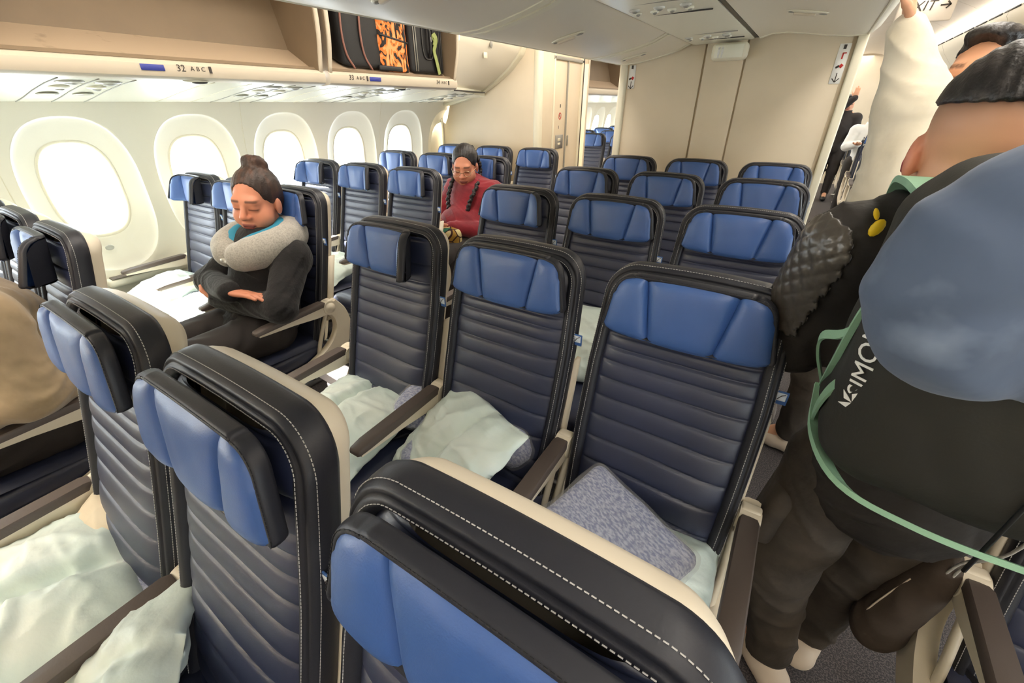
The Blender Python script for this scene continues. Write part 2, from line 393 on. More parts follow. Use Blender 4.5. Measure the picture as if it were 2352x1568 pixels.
# ceiling over both aisles, with a shallow vault
cv = empty('ceiling', (0, 0, 0), 'pale ceiling panels over the two aisles', 'ceiling', kind='structure')
def vault(x0, x1, z0, z1, top, y0, y1, n=14, t=0.03):
    pr = []
    for i in range(n + 1):
        a = i / n; pr.append((x0 + (x1 - x0) * a, z0 + (z1 - z0) * a + math.sin(PI * a) * top))
    pr2 = [(x, z + t) for x, z in reversed(pr)]
    return B().sweep(pr + pr2, y0, y1, True, True)
yy = -2.0
while yy < 12:
    y1 = min(yy + 1.22, 12.1)
    vault(0.80, 1.62, 2.20, 2.14, 0.12, yy + 0.003, y1 - 0.003).obj('ceiling_panel', 'ceil', cv, auto=40)
    vault(-1.62, -0.80, 2.14, 2.20, 0.12, yy + 0.003, y1 - 0.003).obj('ceiling_panel', 'ceil', cv, auto=40)
    yy += 1.22
B().box((0, 5, 2.42), (5.7, 14.4, 0.04)).obj('upper_shell', 'ceil', cv, smooth=False)
B().box((0, 5, 2.30), (1.62, 14.2, 0.06)).obj('centre_panel', 'ceil', cv, smooth=False)
for sx in (-1, 1):
    B().box((sx * 2.2, 5, 2.20), (1.16, 14.2, 0.06)).obj('outboard_panel', 'ceil', cv, smooth=False)
    B().rbox((sx * 1.56, 5, 2.125), (0.035, 14.1, 0.02), 0.004).obj('light_strip', 'led', cv)
# slotted vent rail beside the right light strip
vr = empty('trim_1', (1.66, 5, 2.08), 'pale slotted air vent rail along the right ceiling', 'vent rail', kind='structure')
B().rbox((1.645, 5, 2.085), (0.10, 14.1, 0.035), 0.006).obj('rail', 'psu', vr, True)
yv = -1.9
while yv < 12:
    B().rbox((1.60, yv, 2.072), (0.016, 0.34, 0.012), 0.003, 1).obj('slot', 'black', vr, True); yv += 0.40

# ------------------------------------------------------------------ bulkheads
YB = 4.50
cb = empty('wall_centre', (0, YB, 0), 'cream bulkhead panel behind the last row of centre seats', 'wall', kind='structure')
B().rbox((-0.035, YB + 0.66, 1.1), (1.57, 1.28, 2.2), 0.02).obj('bulkhead_block', 'bulk', cb, True, auto=30)
B().rbox((-0.49, YB + 0.012, 1.0), (0.575, 0.022, 1.99), 0.006).obj('panel', 'bulk', cb, True, auto=30)
B().rbox((0.385, YB + 0.012, 1.0), (0.60, 0.022, 1.99), 0.006).obj('panel', 'bulk', cb, True, auto=30)
B().rbox((-0.058, YB + 0.004, 1.0), (0.262, 0.026, 1.99), 0.010).obj('centre_strip', 'bulk', cb, True, auto=30)
B().rbox((0.735, YB + 0.0, 1.0), (0.055, 0.05, 2.0), 0.012, 3).obj('edge_post', 'frame', cb, True, auto=50)
B().rbox((-0.805, YB + 0.0, 1.0), (0.06, 0.06, 2.0), 0.018, 3).obj('edge_post', 'frame', cb, True, auto=50)
def placard(px_, y, z0, h, w, name, label, four=True):
    p = empty(name, (px_, y, z0), label, 'placard')
    B().rbox((px_, y - 0.002, z0), (w, 0.003, h), 0.002, 1).obj('plate', 'white', p, True)
    yy = y - 0.0045
    def bx(n, m, x, z, sx, sz, rot=0):
        mt = Matrix.Translation((px_ + x, yy, z0 + z)) @ Matrix.Rotation(rot, 4, 'Y'); B().box((0, 0, 0), (sx, 0.0015, sz), mt).obj(n, m, p, True, smooth=False)
    za = -h * 0.34
    bx('arrow_shaft', 'ink', 0, za, 0.005, 0.05)
    bx('arrow_barb', 'ink', -0.010, za - 0.016, 0.005, 0.030, -0.75); bx('arrow_barb', 'ink', 0.010, za - 0.016, 0.005, 0.030, 0.75)
    bx('pictogram', 'ink', -0.010, -h * 0.07, 0.020, 0.012, -0.5); bx('pictogram', 'inkred', 0.009, -h * 0.05, 0.018, 0.020, 0.6)
    if four:
        bx('pictogram', 'inkred', 0.0, h * 0.20, 0.008, 0.034); bx('pictogram', 'inkred', 0.008, h * 0.20 + 0.015, 0.02, 0.006)
    bx('pictogram', 'ink', 0, h * 0.42, 0.016, 0.024)
placard(0.655, YB - 0.0, 1.715, 0.22, 0.062, 'placard', 'white placard strip with red pictograms and arrow on the right edge of the bulkhead')
placard(-0.735, YB - 0.0, 1.69, 0.16, 0.055, 'placard', 'white placard strip with arrow on the left edge of the bulkhead', False)
ls = empty('lavatory_sign', (-0.02, YB - 0.05, 1.82), 'pale lavatory sign box with two figures hanging below the centre ceiling bins', 'sign')
B().rbox((-0.02, YB - 0.06, 1.815), (0.235, 0.10, 0.105), 0.03, 4).obj('housing', 'frame', ls, True)
B().rbox((-0.02, YB - 0.111, 1.815), (0.185, 0.004, 0.078), 0.002, 1).obj('face', 'psu', ls, True)
for dx in (-0.085, -0.062):
    B().cyl((dx, YB - 0.114, 1.836), 0.007, 0.003, 14, 'y').obj('figure_head', 'white', ls, True)
    B().box((dx, YB - 0.114, 1.813), (0.013, 0.003, 0.030)).box((dx - 0.003, YB - 0.114, 1.79), (0.004, 0.003, 0.022)).box((dx + 0.003, YB - 0.114, 1.79), (0.004, 0.003, 0.022)).obj('figure_body', 'white', ls, True, smooth=False)

# left partition and lavatory with bi-fold door on its aisle side
YL, XL = 4.42, -1.555
lv = empty('wall_lavatory', (-2.1, YL, 0), 'cream lavatory partition between the window wall and the left aisle', 'wall', kind='structure')
B().rbox((-2.18, YL + 0.02, 1.15), (1.16, 0.04, 2.3), 0.004).obj('partition_panel', 'bulk', lv, True, auto=30)
B().rbox((XL - 0.03, YL + 0.035, 1.15), (0.075, 0.085, 2.3), 0.03, 4).obj('corner_post', 'frame', lv, True, auto=50)
B().rbox((XL - 0.03, YL + 0.18, 1.15), (0.045, 0.22, 2.3), 0.006).obj('side_panel', 'bulk', lv, True, auto=30)
B().box((XL - 0.05, YL + 0.70, 2.09), (0.04, 0.84, 0.42)).obj('door_header', 'bulk', lv, True, smooth=False)
B().box((XL - 0.62, YL + 1.12, 1.15), (1.2, 0.04, 2.3)).obj('rear_panel', 'bulk', lv, True, smooth=False)
for z0 in (0,): B().rbox((-2.735, YL - 0.004, 0.8), (0.02, 0.02, 1.6), 0.006).obj('corner_trim', 'frame', lv, True)
d = empty('door_1', (XL, YL + 0.64, 0), 'cream bi-fold lavatory door facing the left aisle', 'door', kind='structure')
x = XL - 0.035
B().rbox((x, YL + 0.46, 0.95), (0.03, 0.27, 1.86), 0.006).obj('door_leaf', 'bulk', d, True, auto=30)
B().rbox((x, YL + 0.765, 0.95), (0.03, 0.30, 1.86), 0.006).obj('door_leaf', 'bulk', d, True, auto=30)
B().rbox((x + 0.012, YL + 0.605, 0.95), (0.03, 0.016, 1.86), 0.004).obj('hinge_rail', 'grey', d, True)
for y, sx in ((YL + 0.31, 0.03), (YL + 0.93, 0.035)): B().rbox((x + 0.006, y, 0.96), (0.05, sx, 1.92), 0.008).obj('door_frame', 'frame', d, True)
B().rbox((x + 0.008, YL + 0.945, 0.96), (0.06, 0.012, 1.92), 0.003).obj('frame_edge', 'dgrey', d, True)
B().rbox((x + 0.006, YL + 0.62, 1.885), (0.05, 0.66, 0.03), 0.006).obj('door_frame', 'grey', d, True)
B().rbox((x + 0.017, YL + 0.47, 1.165), (0.006, 0.17, 0.13), 0.004).obj('ashtray_plate', 'metal', d, True)
B().rbox((x + 0.022, YL + 0.46, 1.185), (0.006, 0.06, 0.03), 0.003).rbox((x + 0.022, YL + 0.46, 1.145), (0.006, 0.055, 0.022), 0.003).obj('ashtray_flap', 'frame', d, True)
B().rbox((x + 0.018, YL + 0.66, 1.165), (0.012, 0.03, 0.10), 0.006).obj('pull_handle', 'grey', d, True)
def disc_ring(c, r0, r1, n=24):
    v = []; f = []
    for r in (r0, r1):
        for k in range(n): v.append((c[0], c[1] + r * math.cos(2 * PI * k / n), c[2] + r * math.sin(2 * PI * k / n)))
    return v, [(k, (k + 1) % n, n + (k + 1) % n, n + k) for k in range(n)]
v, f = disc_ring((x + 0.0165, YL + 0.47, 1.40), 0.024, 0.032); B().add(v, f).obj('no_smoking_ring', 'inkred', d, True)
mt = Matrix.Translation((x + 0.0168, YL + 0.47, 1.40)) @ Matrix.Rotation(0.8, 4, 'X'); B().box((0, 0, 0), (0.001, 0.006, 0.05), mt).obj('no_smoking_bar', 'inkred', d, True, smooth=False)
B().box((x + 0.0165, YL + 0.468, 1.40), (0.001, 0.03, 0.007)).obj('cigarette_mark', 'ink', d, True, smooth=False)
B().box((x + 0.0165, YL + 0.47, 1.49), (0.001, 0.018, 0.03)).box((x + 0.0165, YL + 0.45, 1.30), (0.001, 0.008, 0.028)).obj('pictogram', 'ink', d, True, smooth=False)

# ------------------------------------------------------------------ centre ceiling bins
CL = [(-0.862, 1.782), (-0.80, 1.776), (-0.70, 1.781), (-0.58, 1.801), (-0.48, 1.822), (-0.39, 1.846), (-0.305, 1.884)]
CLup = [(-0.30, 2.27), (-0.80, 2.27), (-0.885, 2.14), (-0.905, 1.95), (-0.895, 1.84), (-0.880, 1.795)]
CR = [(0.752, 1.863), (0.66, 1.862), (0.54, 1.874), (0.42, 1.892), (0.31, 1.906), (0.22, 1.905), (0.150, 1.886)]
CRup = [(0.145, 2.27), (0.80, 2.27), (0.86, 2.15), (0.845, 2.0), (0.80, 1.90), (0.77, 1.87)]
def bin_door(y0, y1, low, up, label, side, handle, hslope=0.2):
    c = empty('overhead_bin', ((low[0][0] + low[-1][0]) / 2, (y0 + y1) / 2, 1.8), label, 'overhead bin', 'centre ceiling bins')
    prof = low + up; n = len(prof); cx = sum(p[0] for p in prof) / n; czz = sum(p[1] for p in prof) / n
    ys = [(y0 + 0.002, 0.016), (y0 + 0.006, 0.007), (y0 + 0.014, 0.002), (y0 + 0.03, 0.0), (y1 - 0.03, 0.0), (y1 - 0.014, 0.002), (y1 - 0.006, 0.007), (y1 - 0.002, 0.016)]
    v = []; f = []
    for y, ins in ys:
        for (px_, pz) in prof:
            dx, dz = px_ - cx, pz - czz; l = math.hypot(dx, dz); v.append((px_ - dx / l * ins, y, pz - dz / l * ins))
    for i in range(len(ys) - 1):
        for k in range(n): f.append((i * n + k, i * n + (k + 1) % n, (i + 1) * n + (k + 1) % n, (i + 1) * n + k))
    f.append(tuple(range(n))); f.append(tuple((len(ys) - 1) * n + k for k in range(n - 1, -1, -1)))
    B().add(v, f).obj('bin_body', 'bin', c, True, auto=38)
    e0, e1 = low[0], low[1]
    B().tube([(e0[0], y0 + 0.004, e0[1] + 0.002), (e0[0], y1 - 0.004, e0[1] + 0.002)], 0.006, 8).obj('edge_trim', 'frame', c, True)
    if handle:
        hx, hy, hz = handle
        tl = Matrix.Translation((hx, hy, hz)) @ Matrix.Rotation(-math.atan(hslope), 4, 'Y')
        b = B().ell((0, 0, -0.001), (0.095, 0.030, 0.008), 8, 22); b.v = [tuple(tl @ Vector(q)) for q in b.v]; b.obj('handle_recess', 'frame', c, True)
        B().rbox((-0.01, 0.0, -0.012), (0.10, 0.020, 0.012), 0.006, 3, tl).obj('latch_handle', 'rail', c, True)
        b = B().ell((0.068, 0, -0.0075), (0.020, 0.011, 0.003), 6, 12).ell((-0.072, 0, -0.0075), (0.014, 0.011, 0.003), 6, 12); b.v = [tuple(tl @ Vector(q)) for q in b.v]; b.obj('handle_slot', 'grey', c, True)
    for ya, yb_ in ((y0 + 0.012, y0 + 0.055), (y1 - 0.055, y1 - 0.012)):
        pr = [(px_ , pz - 0.0045) for px_, pz in low]; pr2 = [(px_, pz + 0.004) for px_, pz in reversed(low)]
        B().sweep(pr + pr2, ya, yb_, True, True).obj('door_edge', 'frame', c, True, auto=40)
for (y0, y1, lab) in ((-2.0, 1.0, 'closed beige ceiling bin above the camera on the left of the centre row'), (1.0, 2.43, 'closed beige ceiling bin at the top edge, nearest to the open bin with luggage'),
                      (2.43, 3.854, 'closed beige ceiling bin with grey latch handle, second from the bulkhead over the centre seats'), (3.854, 4.49, 'short closed beige ceiling bin with latch handle next to the bulkhead, left side')):
    hy = (y0 + y1) / 2 + 0.05
    bin_door(y0, y1, CL, CLup, lab, -1, (-0.57, 2.97, 1.800) if y0 == 2.43 else ((-0.60, 4.10, 1.795) if y0 > 3 else (-0.57, hy, 1.800)))
for (y0, y1, lab) in ((-2.0, 0.6, 'closed beige ceiling bin above the camera on the right of the centre row'), (0.6, 2.1, 'closed beige ceiling bin above the camera next to the right aisle'),
                      (2.1, 4.49, 'long closed beige ceiling bin with latch handle along the right aisle')):
    bin_door(y0, y1, CR, CRup, lab, 1, (0.445, 3.55, 1.886) if y0 > 2 else (0.45, (y0 + y1) / 2, 1.886), -0.15)
# centre service strip between the two bin rows
cs = empty('service_strip', (-0.08, 1.3, 1.89), 'pale centre service strip with reading lights between the ceiling bins', 'service panel')
B().sweep([(-0.296, 1.878), (-0.27, 1.874), (0.10, 1.884), (0.115, 1.889), (0.115, 2.2), (-0.296, 2.2)], -2.0, 4.49, True, True).obj('strip_body', 'psu', cs, True, auto=30)
B().rbox((0.131, 1.25, 1.905), (0.026, 6.45, 0.03), 0.002, 1).obj('dark_slot', 'black', cs, True)
B().rbox((-0.300, 1.25, 1.886), (0.007, 6.45, 0.012), 0.002, 1).obj('seam_slot', 'dgrey', cs, True)
def light_cluster(parent, cx, cy, cz, rows):
    for i, (dx, dy, r) in enumerate(rows):
        B().ell((cx + dx, cy + dy, cz), (r, r * 0.95, 0.010), 8, 18).obj('reading_light' if r > 0.024 else 'air_nozzle', 'lens' if r > 0.024 else 'psu', parent, True)
        B().ell((cx + dx + 0.004, cy + dy - 0.004, cz - 0.006), (r * 0.55, r * 0.5, 0.008), 6, 14).obj('lamp_lens' if r > 0.024 else 'nozzle_tip', 'grey', parent, True)
for cy in (0.9, 1.95, 3.02, 4.12):
    rows = [(-0.14 + 0.115 * i, -0.05, 0.026) for i in range(3)] + [(-0.15 + 0.08 * i, 0.03, 0.020) for i in range(4)]
    light_cluster(cs, -0.09, cy, 1.8765, rows)
    B().rbox((-0.09, cy + 0.14, 1.879), (0.34, 0.006, 0.006), 0.002, 1).obj('panel_gap', 'dgrey', cs, True)
    B().rbox((-0.09, cy - 0.16, 1.879), (0.34, 0.004, 0.006), 0.002, 1).obj('panel_gap', 'grey', cs, True)

# ------------------------------------------------------------------ outboard bins and service panels, left
PSU = [(-2.655, 1.535), (-2.60, 1.530), (-2.45, 1.545), (-2.25, 1.570), (-2.05, 1.590), (-1.90, 1.600), (-1.84, 1.604)]
def psu_z(x): 
    xs = [p[0] for p in PSU]; zs = [p[1] for p in PSU]; return float(np.interp(x, xs, zs))
tb = B(); cross = []
for k in range(12):
    if k == 0: yk, q = -2.0, 1.0
    else: t_ = (k - 1) / 10; yk = 3.5 + (YL - 3.5) * t_; q = 1 - 0.40 * (t_ * t_ * (3 - 2 * t_) * 0.5 + t_ * 0.5)
    row_ = [(-2.655 + (x_ + 2.655) * q, z_) for x_, z_ in PSU]; row_ = [(x_, psu_z(x_)) for x_, _ in row_]
    cross.append([(x_, yk, z_) for x_, z_ in row_ + [(row_[-1][0], 1.628), (-2.66, 1.628)]])
nn_ = len(cross[0]); tb.add([p_ for c_ in cross for p_ in c_], [(i * nn_ + k, i * nn_ + (k + 1) % nn_, (i + 1) * nn_ + (k + 1) % nn_, (i + 1) * nn_ + k) for i in range(11) for k in range(nn_)] + [tuple(range(nn_)), tuple(11 * nn_ + k for k in range(nn_))])
t = tb.obj('trim_2', 'psu', auto=40); tag(t, 'white service panel band running under the left overhead bins', 'panel', kind='structure')
t = B().sweep(PSU + [(-1.84, 1.63), (-2.66, 1.63)], YL + 1.14, 12.1, True, True).obj('trim_3', 'psu', auto=40); tag(t, 'white service panel band in the far cabin seen past the lavatory', 'panel', kind='structure')
def psu_z(x): 
    xs = [p[0] for p in PSU]; zs = [p[1] for p in PSU]; return float(np.interp(x, xs, zs))
def side_psu(cy, lab, w=0.25, k=1.0):
    X = lambda x_: -2.655 + (x_ + 2.655) * k
    p = empty('overhead_light_unit', (-2.15, cy, 1.57), lab, 'light unit', 'light units under the left bins')
    for y in (cy - w / 2, cy + w / 2, cy):
        B().ribbon([((x, y, psu_z(x) - 0.001), (0, 1, 0), (0, 0, 1)) for x in np.linspace(-2.6, X(-1.86), 10)], [(-0.002, -0.002), (0.002, -0.002), (0.002, 0.002), (-0.002, 0.002)]).obj('panel_gap', 'grey', p, True)
    for dy in (-w / 4, w / 4):
        z = lambda x: psu_z(x)
        B().ell((X(-1.98), cy + dy, z(X(-1.98))), (0.055, 0.048, 0.010), 8, 20).obj('reading_light', 'lens', p, True)
        B().ell((X(-1.975), cy + dy, z(X(-1.975)) - 0.006), (0.030, 0.026, 0.008), 6, 16).obj('lamp_lens', 'grey', p, True)
        B().ell((X(-2.14), cy + dy, z(X(-2.14))), (0.050, 0.036, 0.010), 8, 18).obj('air_nozzle', 'psu', p, True)
        B().ell((X(-2.14), cy + dy, z(X(-2.14)) - 0.008), (0.022, 0.016, 0.008), 6, 12).obj('nozzle_tip', 'grey', p, True)
        B().ell((X(-2.34), cy + dy, z(X(-2.34)) - 0.001), (0.055, 0.040, 0.006), 6, 18).obj('speaker_dimple', 'lens', p, True)
for cy, lab in ((1.36, 'service unit with two round lamps under the near open bin, above the largest window'), (2.22, 'service unit with two round lamps under the bin row label 32'),
                (2.98, 'service unit with two round lamps under the open luggage bin'), (3.95, 'service unit with two round lamps beside the lavatory partition')): side_psu(cy, lab, 0.25, 0.78 if cy > 3.5 else 1.0)
for y in (0.55, 1.72, 1.95, 2.62, 3.35, 3.55):
    pass
seams = empty('trim_4', (-2.2, 1.8, 1.57), 'fine cross seams of the white band under the bins', 'seam', kind='structure')
for y in (0.75, 1.80, 1.98, 2.50, 2.66, 3.38):
    B().ribbon([((x, y, psu_z(x) - 0.0005), (0, 1, 0), (0, 0, 1)) for x in np.linspace(-2.6, -1.86, 10)], [(-0.0015, -0.0015), (0.0015, -0.0015), (0.0015, 0.0015), (-0.0015, 0.0015)]).obj('panel_gap', 'frame', seams, True)

def open_bin(y0, y1, label, far=False):
    c = empty('overhead_bin', (-1.9, (y0 + y1) / 2, 1.65), label, 'overhead bin', 'open overhead bins along the left wall')
    # liner: floor slopes up to the back wall
    B().sweep([(-1.800, 1.672), (-2.0, 1.778), (-2.0, 1.764), (-1.80, 1.655)], y0 + 0.03, y1 - 0.03, True, True).obj('bin_floor', 'bin_floor', c, True, smooth=False)
    B().sweep([(-2.0, 1.778), (-2.05, 1.95), (-2.10, 2.17), (-2.13, 2.17), (-2.07, 1.95), (-2.02, 1.764)], y0 + 0.03, y1 - 0.03, True, True).obj('back_wall', 'bin_in', c, True, auto=30)
    B().box((-1.94, (y0 + y1) / 2, 2.165), (0.42, y1 - y0 - 0.06, 0.02)).obj('bin_roof', 'bin_in', c, True, smooth=False)
    side = [(-1.770, 1.640), (-1.80, 1.655), (-2.02, 1.764), (-2.13, 2.17), (-1.73, 2.17), (-1.715, 2.0), (-1.725, 1.83)]
    for y, s in ((y0 + 0.016, 1), (y1 - 0.016, -1)):
        v = [(px_, y - 0.014, pz) for px_, pz in side] + [(px_, y + 0.014, pz) for px_, pz in side]; n = len(side)
        B().add(v, [tuple(range(n - 1, -1, -1)), tuple(range(n, 2 * n))] + [(i, (i + 1) % n, n + (i + 1) % n, n + i) for i in range(n)]).obj('side_wall', 'bin_in', c, True, smooth=False)
        pts = bez([(-1.768, y, 1.66), (-1.722, y, 1.83), (-1.710, y, 2.0), (-1.728, y, 2.16)], 5)
        B().tube(pts, 0.012, 8).obj('side_trim', 'rail', c, True)
    # lip rail
    rail = [(-1.800, 1.672), (-1.785, 1.676), (-1.765, 1.672), (-1.752, 1.658), (-1.750, 1.635), (-1.758, 1.615), (-1.775, 1.606), (-1.83, 1.602), (-1.90, 1.604), (-1.90, 1.64), (-1.82, 1.655)]
    B().sweep(rail, y0, y1, True, True).obj('lip_rail', 'rail', c, True, auto=35)
    B().sweep([(-1.802, 1.688), (-1.796, 1.690), (-1.784, 1.677), (-1.800, 1.672)], y0 + 0.03, y1 - 0.03, True, True).obj('inner_lip', 'bin_in', c, True, smooth=False)
    if not far:
        yl = (y0 + y1) / 2 + 0.01
        B().ell((-1.80, yl, 1.603), (0.022, 0.055, 0.008), 6, 18).obj('latch_bezel', 'psu', c, True)
        B().ell((-1.795, yl + 0.01, 1.598), (0.014, 0.036, 0.007), 6, 16).obj('latch', 'dgrey', c, True)
    return c
ob0 = open_bin(-0.20, 1.005, 'open overhead bin out of the picture left of the near bin')
ob1 = open_bin(1.02, 2.345, 'large empty open overhead bin at the top left, row label 32')
ob2 = open_bin(2.375, 3.50, 'open overhead bin holding an orange flowered bag and a black suitcase')
# labels on the rails
def rail_label(c, y, z=1.6455, txt='32', letters=True):
    ex, ey = (0, 1, 0), (0.10, 0, 1)
    put_text('row_number', txt, 0.036, 'ink', c, (-1.7485, y, z), ex, ey)
    if letters:
        for k, ch in enumerate('ABC'): put_text('seat_letter', ch, 0.024, 'ink', c, (-1.7485, y + 0.045 + 0.022 * k, z), ex, ey)
        B().box((-1.7485, y + 0.118, z), (0.001, 0.012, 0.026)).obj('pictogram', 'ink', c, True, smooth=False)
rail_label(ob1, 1.625); rail_label(ob2, 2.52, txt='33'); rail_label(ob2, 3.28, txt='34')
B().rbox((-1.7485, 1.52, 1.644), (0.002, 0.085, 0.022), 0.001, 1).obj('blue_sticker', 'bluelabel', ob1, True)
B().rbox((-1.7485, 2.70, 1.644), (0.002, 0.09, 0.022), 0.001, 1).obj('blue_sticker', 'bluelabel', ob2, True)
# closed fairing between the last open bin and the partition
fz = empty('bin_fairing', (-1.9, 3.95, 1.6), 'cream closed fairing panel at the end of the left overhead bins', 'panel')
FP = [(-1.72, 2.20), (-1.70, 2.02), (-1.705, 1.93), (-1.735, 1.86), (-1.775, 1.775), (-1.82, 1.70), (-1.87, 1.625), (-1.92, 1.603)]
arc = bez([(-1.70, YL - 0.03, 2.10), (-1.712, YL - 0.03, 1.93), (-1.785, YL - 0.03, 1.845), (-1.90, YL - 0.03, 1.755), (-2.18, YL - 0.03, 1.612), (-2.50, YL - 0.03, 1.532), (-2.64, YL - 0.03, 1.515)], 8)
def resample(P, n):
    P = [Vector((q[0], 0, q[-1])) for q in P]; d = [0.0]
    for a, c in zip(P[:-1], P[1:]): d.append(d[-1] + (c - a).length)
    return [(float(np.interp(t, d, [q.x for q in P])), float(np.interp(t, d, [q.z for q in P]))) for t in np.linspace(0, d[-1], n)]
NA = 26; A0 = resample(FP, NA); A1 = resample([q for q in arc if q.z > 1.606], NA); v = []; f = []; NY = 10
for k in range(NY + 1):
    t = k / NY; tt = t * t * (3 - 2 * t) * 0.5 + t * 0.5
    for (xa, za), (xb, zb) in zip(A0, A1): v.append((xa + (xb - xa) * tt, 3.505 + (YL - 0.055 - 3.505) * t, za + (zb - za) * tt))
for k in range(NY):
    for q in range(NA - 1): a = k * NA + q; f.append((a, a + 1, a + NA + 1, a + NA))
n0 = len(v)
for k in range(NY + 1): v.append((-2.45, v[k * NA][1], 1.62)); v.append((-2.45, v[k * NA][1], 2.19))
for k in range(NY):
    f.append((k * NA + NA - 1, n0 + 2 * k, n0 + 2 * k + 2, (k + 1) * NA + NA - 1)); f.append((n0 + 2 * k + 1, k * NA, (k + 1) * NA, n0 + 2 * k + 3))
B().add(v, f).obj('fairing_body', 'bin', fz, True, auto=35)
B().ribbon([(p, (0, 1, 0), (Vector(arc[min(i + 1, len(arc) - 1)]) - Vector(arc[max(i - 1, 0)])).normalized().cross(Vector((0, 1, 0)))) for i, p in enumerate(arc)], [(-0.045, -0.016), (0.03, -0.016), (0.03, 0.016), (-0.045, 0.016)]).obj('end_trim', 'frame', fz, True, auto=35)
vf = [(p.x, YL - 0.05, p.z) for p in arc] + [(-2.64, YL - 0.05, 2.2), (-1.70, YL - 0.05, 2.2)]
B().add(vf, [tuple(range(len(vf)))]).obj('end_plate', 'bin', fz, True, smooth=False)
B().ell((-1.722, 3.92, 1.925), (0.010, 0.016, 0.03), 8, 14).obj('coat_hook', 'grey', fz, True)
B().rbox((-1.752, 3.88, 1.85), (0.003, 0.05, 0.04), 0.001, 1).obj('notice_label', 'frame', fz, True)
B().rbox((0, 0, 0), (0.03, 0.80, 0.010), 0.002, 1, Matrix.Translation((-1.995, 3.96, 1.606)) @ Matrix.Rotation(0.32, 4, 'Z')).obj('shadow_gap', 'dgrey', fz, True)
# far cabin bins seen through the left aisle
open_bin(5.60, 7.3, 'open brown-lined overhead bin in the far cabin just behind the lavatory', True)
open_bin(7.32, 9.0, 'open overhead bin farther back in the far cabin', True)
# right outboard bins
RP = [(1.60, 2.10), (1.60, 2.04), (1.64, 1.97), (1.735, 1.86), (1.82, 1.72), (1.92, 1.62), (2.2, 1.57), (2.66, 1.535), (2.66, 2.2), (1.60, 2.2)]
rlabs = ['closed overhead bin out of the picture beside the right aisle', 'closed overhead bin at the right edge above the man with the backpack', 'closed overhead bin on the right behind the raised arm', 'closed overhead bin in the far right cabin beyond the bulkhead', 'closed overhead bin near the back of the far right cabin', 'last closed overhead bin of the right row']
yb = [-2.0, 1.0, 3.4, 5.8, 8.0, 10.0, 12.1]
for i in range(6):
    c = empty('overhead_bin', (1.9, (yb[i] + yb[i + 1]) / 2, 1.7), rlabs[i], 'overhead bin', 'right overhead bins')
    B().sweep(RP, yb[i] + 0.004, yb[i + 1] - 0.004, True, True).obj('bin_body', 'bin', c, True, auto=35)
    B().rbox((1.77, (yb[i] + yb[i + 1]) / 2, 1.795), (0.03, 0.14, 0.02), 0.006).obj('latch_handle', 'grey', c, True)
# EXIT sign on the right aisle ceiling
ex = empty('exit_sign', (1.12, 6.1, 2.2), 'oval pale EXIT sign with arrow on the right aisle ceiling', 'sign')
B().rbox((1.13, 5.98, 2.16), (0.36, 0.02, 0.20), 0.009, 2).obj('plate', 'ceil', ex, True)
put_text('exit_lettering', 'EXIT', 0.095, 'ink', ex, (1.09, 5.967, 2.165), (1, 0, 0), (0, 0, 1), 0.15)
B().box((1.245, 5.967, 2.165), (0.06, 0.002, 0.010)).obj('arrow_shaft', 'ink', ex, True, smooth=False)
for s in (-1, 1):
    mt = Matrix.Translation((1.265, 5.967, 2.165 + s * 0.011)) @ Matrix.Rotation(s * 0.8, 4, 'Y'); B().box((0, 0, 0), (0.034, 0.002, 0.010), mt).obj('arrow_barb', 'ink', ex, True, smooth=False)

# ================================================================== THE SEAT (local origin on the floor below the top of its back, facing -y)
ZT = 1.155
def yf(z):                                    # front surface of the back cushion
    t = max(0.0, (ZT - z) / 0.66); return -0.012 - 0.185 * t ** 1.1
def hw_at(z, Wd=0.214, zt=ZT, r=0.078):
    w = Wd - 0.010 * max(0, (0.75 - z) / 0.3) ** 1.5 if z < 0.75 else Wd - 0.012 * max(0, (z - 0.9) / 0.25)
    if z > zt - r: w = w - r + math.sqrt(max(0, r * r - (z - (zt - r)) ** 2))
    return w
def outline(inset=0.0, z0=0.44, n=22):        # list of (x, z, nx, nz) from lower left over the top to lower right
    r = 0.078; zc = ZT - r; pts = []
    for z in np.linspace(z0, zc, n): pts.append((-hw_at(z), z, -1.0, 0.0))
    wtop = hw_at(zc) - r
    for k in range(1, 12):
        a = PI - (PI / 2) * k / 12; pts.append((-wtop + r * math.cos(a), zc + r * math.sin(a), math.cos(a), math.sin(a)))
    for x in np.linspace(-wtop, wtop, 14): pts.append((x, ZT + 0.004 * (1 - (x / wtop) ** 2), 0.0, 1.0))
    left = [p for p in pts[:n + 11]]
    for p in reversed(left): pts.append((-p[0], p[1], -p[2], p[3]))
    return pts
OUT = outline()
def rim_sweep(sect, b=None, closed=False):
    b = b or B(); v = []; f = []; m = len(sect)
    for x, z, nx, nz in OUT:
        for n, dy in sect: v.append((x + nx * n, yf(z) + dy, z + nz * n))
    for i in range(len(OUT) - 1):
        for k in range(m - 1 if not closed else m): f.append((i * m + k, i * m + (k + 1) % m, (i + 1) * m + (k + 1) % m, (i + 1) * m + k))
    return b.add(v, f)
SE = {}
